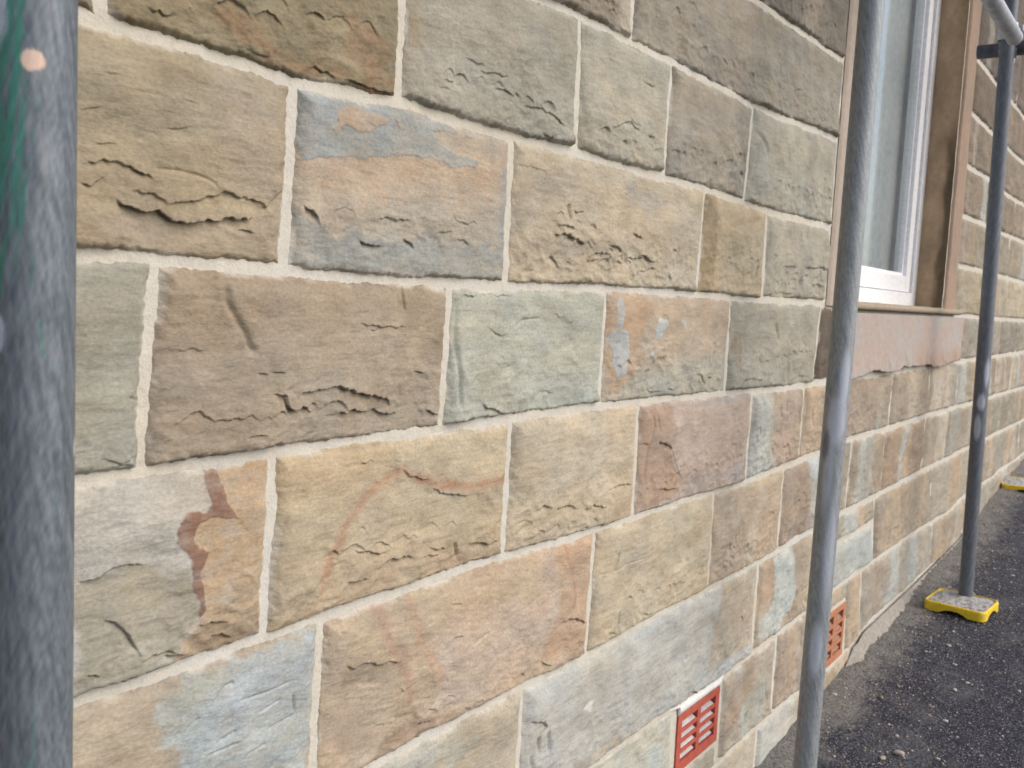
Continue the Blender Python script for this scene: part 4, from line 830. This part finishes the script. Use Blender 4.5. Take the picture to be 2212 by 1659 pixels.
def tube_mesh(name, p0, p1, r, mat, parent, seg=64, rings=2, hollow=True):
    p0 = Vector(p0); p1 = Vector(p1); bm = bmesh.new(); q = (p1-p0).to_track_quat('Z', 'Y').to_matrix(); L = (p1-p0).length
    loops = []
    prof = [(0, r-.0032), (0, r-.0006), (.0008, r)]+[(L*k/rings, r) for k in range(1, rings)]+[(L-.0008, r), (L, r-.0006), (L, r-.0032), (L-.05, r-.0032)]
    for z, rr_ in prof: loops.append([bm.verts.new(p0+q@Vector((rr_*math.cos(a), rr_*math.sin(a), z))) for a in [2*math.pi*i/seg for i in range(seg)]])
    for a, b in zip(loops, loops[1:]):
        for i in range(seg): bm.faces.new((a[i], a[(i+1) % seg], b[(i+1) % seg], b[i]))
    me = bm_mesh(name, bm, True)
    return link(name, me, mat, parent)
TR = .02415
def pole_material(name, rough):
    m, t, b = nodes(name); tc = N(t, 'ShaderNodeTexCoord').outputs['Object']
    at = N(t, 'ShaderNodeAttribute', attribute_name='tone').outputs['Color']
    n2 = noise(t, 170, tc, 4, .65, (1.5, 1.5, .06)); n4 = noise(t, 520, tc, 2, .6, (1, 1, .25))
    c = mixc(t, 1.0, at, ramp(t, n2, [(.25, .93), (.5, 1.0), (.78, 1.07)]), 'MULTIPLY')
    c = mixc(t, 1.0, c, ramp(t, n4, [(.25, .90), (.5, 1.0), (.75, 1.10)]), 'MULTIPLY')
    t.links.new(c, b.inputs['Base Color']); b.inputs['Metallic'].default_value = .2; b.inputs['Specular IOR Level'].default_value = .4
    t.links.new(ramp(t, n2, [(.3, rough-.08), (.7, rough+.12)]), b.inputs['Roughness']); bump(t, b, n2, .00012, .5); return m
def pole(base, top, label, cols, spots, seed, rough=.5, seg=72, z0=0, z1=9, dzr=.006, green=None):
    """a tube standing upright; spots: (photo row, angle, half height, half width angle, softness, colour, strength)"""
    base = Vector(base); top = Vector(top); L = (top-base).length; q = (top-base).to_track_quat('Z', 'Y').to_matrix()
    o = empty('scaffold_pole', tuple(base)); tag(o, label, 'scaffold pole', 'scaffold poles standing along the wall')
    a0, a1 = max(z0-base.z, .01), min(z1-base.z, L-.01)
    zs = np.concatenate([np.linspace(.001, a0, 6)[:-1], np.arange(a0, a1, dzr), np.linspace(a1, L-.001, 6)])
    A = np.linspace(-math.pi, math.pi, seg+1); ZZ, AA = np.meshgrid(zs, A, indexing='ij')
    AA[:, -1] = AA[:, 0]
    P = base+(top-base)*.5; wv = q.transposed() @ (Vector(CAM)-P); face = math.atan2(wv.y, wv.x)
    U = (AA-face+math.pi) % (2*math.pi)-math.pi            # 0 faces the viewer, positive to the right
    cx, sx = np.cos(AA)*3, np.sin(AA)*3
    n1 = fbm(cx*1.5+ZZ*33, sx*1.7-ZZ*41+cx*.5, seed, 5); st = fbm(np.cos(AA)*22+ZZ*4, np.sin(AA)*22+ZZ*3, seed+3, 3); n3 = fbm(cx*3+ZZ*120, sx*3+ZZ*95, seed+5, 3)
    f = np.clip(.5+.75*n1+.12*st+.30*n3, 0, 1)[..., None]; C = np.array(cols[0])*(1-f)+np.array(cols[1])*f
    C = C*(1+.14*n3[..., None])
    if green is not None:
        g = green(U, base.z+ZZ)+.75*fbm(np.cos(AA)*5+ZZ*16, np.sin(AA)*5+ZZ*21, seed+8, 5)+.25*fbm(np.cos(AA)*30+ZZ*14, np.sin(AA)*30, seed+9, 3)
        g = (sst(.0, .22, g)*.85)[..., None]; C = C*(1-g)+np.array((.045, .20, .15))*g*(1+.25*n3[..., None])
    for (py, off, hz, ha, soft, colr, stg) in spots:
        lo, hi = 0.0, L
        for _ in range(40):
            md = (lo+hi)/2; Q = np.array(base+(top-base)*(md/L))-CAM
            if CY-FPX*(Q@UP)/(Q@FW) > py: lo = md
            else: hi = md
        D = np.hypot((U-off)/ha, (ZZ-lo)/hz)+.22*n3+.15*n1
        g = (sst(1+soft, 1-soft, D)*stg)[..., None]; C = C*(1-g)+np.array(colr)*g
    V = np.stack([TR*np.cos(AA), TR*np.sin(AA), ZZ], -1).reshape(-1, 3) @ np.array(q).T
    link('tube', mesh_np('tube', V, grid_faces(len(zs), seg+1)[:, ::-1], True, np.clip(C.reshape(-1, 3), .005, .9)), pole_material('galvanised', rough), o, (0, 0, 0))
    tube_mesh('bore', Vector((0, 0, 0)), top-base, TR-.0006, steel_material('inner_steel', (.06,.065,.075), (.1,.11,.12), (.15,.16,.17)), o, 40).location = (0, 0, 0)
    return o
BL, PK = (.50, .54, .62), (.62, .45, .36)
# near pole
nx_, ny_ = .3025, -.20; ng = float(gz(nx_))
def green_near(U, Z):
    return -.40+.70*sst(.25, -.55, U)*sst(1.00, 1.15, Z)+.25*sst(-.5, -1.0, U)*sst(.9, 1.05, Z)+.30*np.exp(-((U-.10)/.24)**2)*sst(.99, 1.03, Z)*sst(1.12, 1.05, Z)+.22*np.exp(-((U-.15)/.25)**2)*sst(.86, .78, Z)
pole((nx_, ny_, ng+.03), (nx_+.003, ny_, 2.75), 'nearest scaffold pole with flaking green paint, at the left edge', ((.080,.098,.116), (.175,.198,.222)),
     [(40, -1.02, .022, .42, .25, (.46,.50,.58), .9), (716, -1.05, .0125, .40, .2, (.42,.46,.55), .9), (147, -.02, .0062, .26, .16, PK, .95), (965, 1.35, .006, .08, .4, (.6,.6,.6), .7)], 11, .5, 144, .55, 1.35, .0012, green_near)
# middle pole
mx_, my_ = 1.96, -.195; mg = float(gz(mx_))
pole((mx_, my_, mg+.03), (mx_, -.212, 2.75), 'middle scaffold pole with pale zinc blotches, in front of the window', ((.18,.20,.215), (.31,.33,.345)),
     [(815, .50, .055, .42, .4, BL, .7), (905, .10, .050, .75, .35, BL, .75), (1010, -.25, .085, .42, .45, BL, .6), (1190, .45, .10, .45, .6, BL, .55), (1395, .05, .055, .50, .3, BL, .75), (960, -.6, .03, .3, .4, (.07,.08,.09), .6)], 23, .48, 96, .0, 2.0, .004)
# far pole
fx_, fy_ = 3.715, -.197; fg = float(gz(fx_))
pole((fx_, fy_, fg+.034), (fx_, -.150, 2.75), 'farthest scaffold pole, dark, standing on the yellow pad', ((.085,.095,.115), (.155,.17,.19)),
     [(805, .70, .045, .45, .4, BL, .6), (868, .15, .028, .55, .2, BL, .7), (922, -.15, .045, .45, .25, BL, .65)], 37, .5, 64, .0, 2.3, .008)
# marks rolled into the near tube, reading upwards along its left side
def rolled_marks():
    cu = bpy.data.curves.new('marks', 'FONT'); cu.body = 'COLD I O N  0 1 0 8 2 0 0 3 mm'; cu.size = .0095; cu.extrude = .00025; cu.resolution_u = 3; cu.space_character = 1.05
    t = bpy.data.objects.new('marks', cu); COL.objects.link(t); bpy.context.view_layer.update()
    me = bpy.data.meshes.new_from_object(t.evaluated_get(bpy.context.evaluated_depsgraph_get())); bpy.data.objects.remove(t); bpy.data.curves.remove(cu)
    face = math.atan2(CAM[1]-ny_, CAM[0]-nx_); xm = max(v.co.x for v in me.vertices); ztop = .985
    for v in me.vertices:
        a = face-1.02-(v.co.y-.003)/TR; r = TR+.0001+v.co.z
        v.co = Vector((r*math.cos(a)+.001, r*math.sin(a), ztop-xm+v.co.x-(ng+.03)))
    par = [o for o in COL.objects if o.name == 'scaffold_pole'][0]
    me.name = 'rolled_marks'; link('rolled_marks', me, steel_material('marks_steel', (.13,.15,.17), (.22,.24,.26), (.3,.32,.34)), par, (0, 0, 0))
rolled_marks()
# horizontal transom and brace with a coupler at the far pole
def coupler():
    P = np.array([fx_, -.157]); zc = wall(2182, 78, .62)[1]
    yc = -.16
    darks = steel_material('transom_steel', (.05,.055,.075), (.085,.09,.11), (.14,.15,.17), seed=5.5)
    o = empty('scaffold_transom', (fx_+.06, yc-.4, zc-.045)); tb = tube_mesh('tube', (fx_+.052, yc+.10, zc-.045), (fx_+.052, yc-1.3, zc-.045), TR, darks, None)
    tb.parent = o; tb.location = -Vector(o.location)
    tag(o, 'dark horizontal scaffold tube clamped to the farthest pole', 'scaffold tube')
    pale = steel_material('coupler_steel', (.30,.31,.33), (.42,.43,.45), (.55,.56,.58), seed=2.2, rough=.5)
    p0 = CAM+ray(2192, 82)*(.545/ray(2192, 82)[1]); p1 = CAM+ray(2128, -26)*(.555/ray(2128, -26)[1]); p2 = p0+(p1-p0)*4
    o = empty('scaffold_brace', tuple(p0)); tb = tube_mesh('tube', p0, p2, TR, pale, None); tb.parent = o; tb.location = -Vector(o.location)
    tag(o, 'pale galvanised diagonal tube rising from the farthest pole', 'scaffold tube')
    c = empty('scaffold_coupler', (fx_, yc, zc))
    bm = bmesh.new()
    # two clamp shells, hinge lugs and bolts
    for axis, cx, cz in (('z', 0, 0), ('y', .052, -.045)):
        seg = 28; r0, r1, hh = TR+.0005, TR+.007, .028
        for sgn in (0, 1):
            a0 = math.pi*sgn+.12; a1 = math.pi*(sgn+1)-.12; ring = []
            for i in range(seg//2+1):
                a = a0+(a1-a0)*i/(seg//2); q = []
                for rr_ in (r0, r1):
                    for s in (-hh, hh):
                        q.append((cx+rr_*math.cos(a), rr_*math.sin(a), cz+s) if axis == 'z' else (cx+rr_*math.cos(a), s, cz+rr_*math.sin(a)))
                ring.append([bm.verts.new(p) for p in q])
            for A, B in zip(ring, ring[1:]):
                for f in ((0, 1), (1, 3), (3, 2), (2, 0)): bm.faces.new((A[f[0]], A[f[1]], B[f[1]], B[f[0]]))
            bm.faces.new((ring[0][0], ring[0][1], ring[0][3], ring[0][2])); bm.faces.new((ring[-1][0], ring[-1][2], ring[-1][3], ring[-1][1]))
        for sx in (-1, 1):
            if axis == 'z': box(bm, sx*(TR+.004)-.0+(.0 if sx > 0 else -.022), sx*(TR+.004)+(.022 if sx > 0 else 0), -.012, .012, -.02, .02, .003)
            else: box(bm, cx-.02, cx+.02, -.02, .02, cz+sx*(TR+.012)-.010, cz+sx*(TR+.012)+.010, .003)
    bmesh.ops.recalc_face_normals(bm, faces=bm.faces)
    link('clamp', bm_mesh('clamp', bm, False), pale, c, (0, 0, 0))
    for (x, y, z) in ((-.036, 0, 0), (.036, 0, 0)):
        bm = bmesh.new()
        mtx = Matrix.Translation((x, -.02, z)) @ Matrix.Rotation(math.pi/2, 4, 'X'); bmesh.ops.create_cone(bm, cap_ends=True, segments=12, radius1=.007, radius2=.007, depth=.05, matrix=mtx)
        mtx = Matrix.Translation((x, -.046, z)) @ Matrix.Rotation(math.pi/2, 4, 'X'); bmesh.ops.create_cone(bm, cap_ends=True, segments=6, radius1=.012, radius2=.012, depth=.014, matrix=mtx)
        link('bolt', bm_mesh('bolt', bm), pale, c, (0, 0, 0))
    tag(c, 'pale double coupler clamped round the top of the farthest pole', 'scaffold coupler')
coupler()
# yellow base pads
YEL = mottled('yellow_plastic', (.78, .56, .03), (.70, .48, .02), 14, .42, .0004, spec=.5)
def dust_mat():
    m, t, b = nodes('dusty_fill'); n1 = noise(t, 70, None, 5, .7); n2 = noise(t, 220, None, 3, .6)
    c = ramp(t, n1, [(.32, (.12, .11, .10)), (.5, (.34, .33, .32)), (.72, (.55, .54, .53))]); c = mixc(t, 1.0, c, ramp(t, n2, [(.25, .75), (.5, 1.0), (.75, 1.15)]), 'MULTIPLY')
    t.links.new(c, b.inputs['Base Color']); b.inputs['Roughness'].default_value = .95; p = bump(t, b, n1, .006, .8); bump(t, b, n2, .002, .8, p); return m
DUST = dust_mat()
def pad(x, y, rot, label, slope=.035):
    z = float(gz(x)); o = empty('base_pad', (x, y, z+.004)); o.rotation_euler = (0, -slope, rot); hx, hy, hh, rc = .094, .103, .034, .024
    def outline(ix, iy, r, n=8):
        pts = []
        for cx, cy, a0 in ((ix-r, iy-r, 0), (-ix+r, iy-r, 90), (-ix+r, -iy+r, 180), (ix-r, -iy+r, 270)):
            for k in range(n+1): a = math.radians(a0+90*k/n); pts.append((cx+r*math.cos(a), cy+r*math.sin(a)))
        return pts
    def dense(pts, step=.006):
        out = []
        for a, b in zip(pts, pts[1:]+pts[:1]):
            k = max(1, int(math.hypot(b[0]-a[0], b[1]-a[1])/step))
            out += [(a[0]+(b[0]-a[0])*i/k, a[1]+(b[1]-a[1])*i/k) for i in range(k)]
        return out
    P = dense(outline(hx, hy, rc)); n = len(P); bm = bmesh.new(); rings = []
    def arch(px, py):                        # hand hold cut under each side
        if abs(py) > hy*.8 and abs(px) < .052: return .017*(math.cos(px/.052*math.pi/2))**.6
        if abs(px) > hx*.8 and abs(py) < .045: return .015*(math.cos(py/.045*math.pi/2))**.6
        return 0
    def ring(s, zf): return [bm.verts.new((px*s, py*s, zf(px, py))) for px, py in P]
    rings.append(ring(.86, lambda a, b: arch(a, b)+.001)); rings.append(ring(1.0, arch)); rings.append(ring(1.0, lambda a, b: max(.028, arch(a, b)+.006))); rings.append(ring(.985, lambda a, b: .0328)); rings.append(ring(.96, lambda a, b: hh)); rings.append(ring(.935, lambda a, b: hh)); rings.append(ring(.925, lambda a, b: .024))
    for A, B in zip(rings, rings[1:]):
        for i in range(n): bm.faces.new((A[i], A[(i+1) % n], B[(i+1) % n], B[i]))
    bm.faces.new(rings[-1])
    # small lips on the edge seams
    for sy in (-.046, .042): box(bm, -hx-.0012, -hx+.01, sy-.002, sy+.002, .018, .0345, .0006)
    link('pad_body', bm_mesh('pad_body', bm, False), YEL, o, (0, 0, 0))
    g = 60; xs = np.linspace(-.0905, .0905, g); X, Y = np.meshgrid(xs*1.0, xs*1.09, indexing='ij'); D = np.hypot(X-.02, Y)
    rr_ = np.clip(np.maximum(np.abs(X)/.092, np.abs(Y)/.1), 0, 1); cr = np.clip((np.abs(X)-.07)/.02, 0, 1)*np.clip((np.abs(Y)-.078)/.02, 0, 1)
    Z = .0335+.0045*fbm(X*25, Y*25, 3, 4)+.004*np.exp(-(D/.05)**2)-.006*rr_**8-.008*cr
    link('dust_fill', mesh_np('dust_fill', np.stack([X, Y, Z], -1).reshape(-1, 3), grid_faces(g, g), True), DUST, o, (0, 0, 0))
    tag(o, label, 'base pad', 'yellow plastic pads under the scaffold poles'); return o
pad(3.655, -.196, math.radians(-6), 'yellow plastic pad filled with grit under the farthest pole')
pad(mx_, my_, .05, 'yellow plastic pad under the middle pole')
pad(nx_, ny_, .05, 'yellow plastic pad under the nearest pole')
qx, qy = 5.75, -.10
pad(qx, qy, .2, 'yellow pad beyond the farthest pole, cut by the right edge of the photo', .12)

def shade_deck():  # boards added above the view to shade the upper wall
    wd = mottled('shade_timber', (.30,.24,.16), (.22,.175,.12), 12, .85, .001, (.2, 3, 3))
    for i in range(4):
        bm = bmesh.new(); y1 = -.13-.235*i; box(bm, -1.4, 5.6, y1-.225, y1, 3.40, 3.438, .003)
        o = link('shade_board', bm_mesh('shade_board', bm), wd, None, (0, 0, 0))
        tag(o, 'timber scaffold board added out of view overhead to shade the upper wall', 'scaffold board', 'boards added overhead, out of view, to shade the wall')
shade_deck()
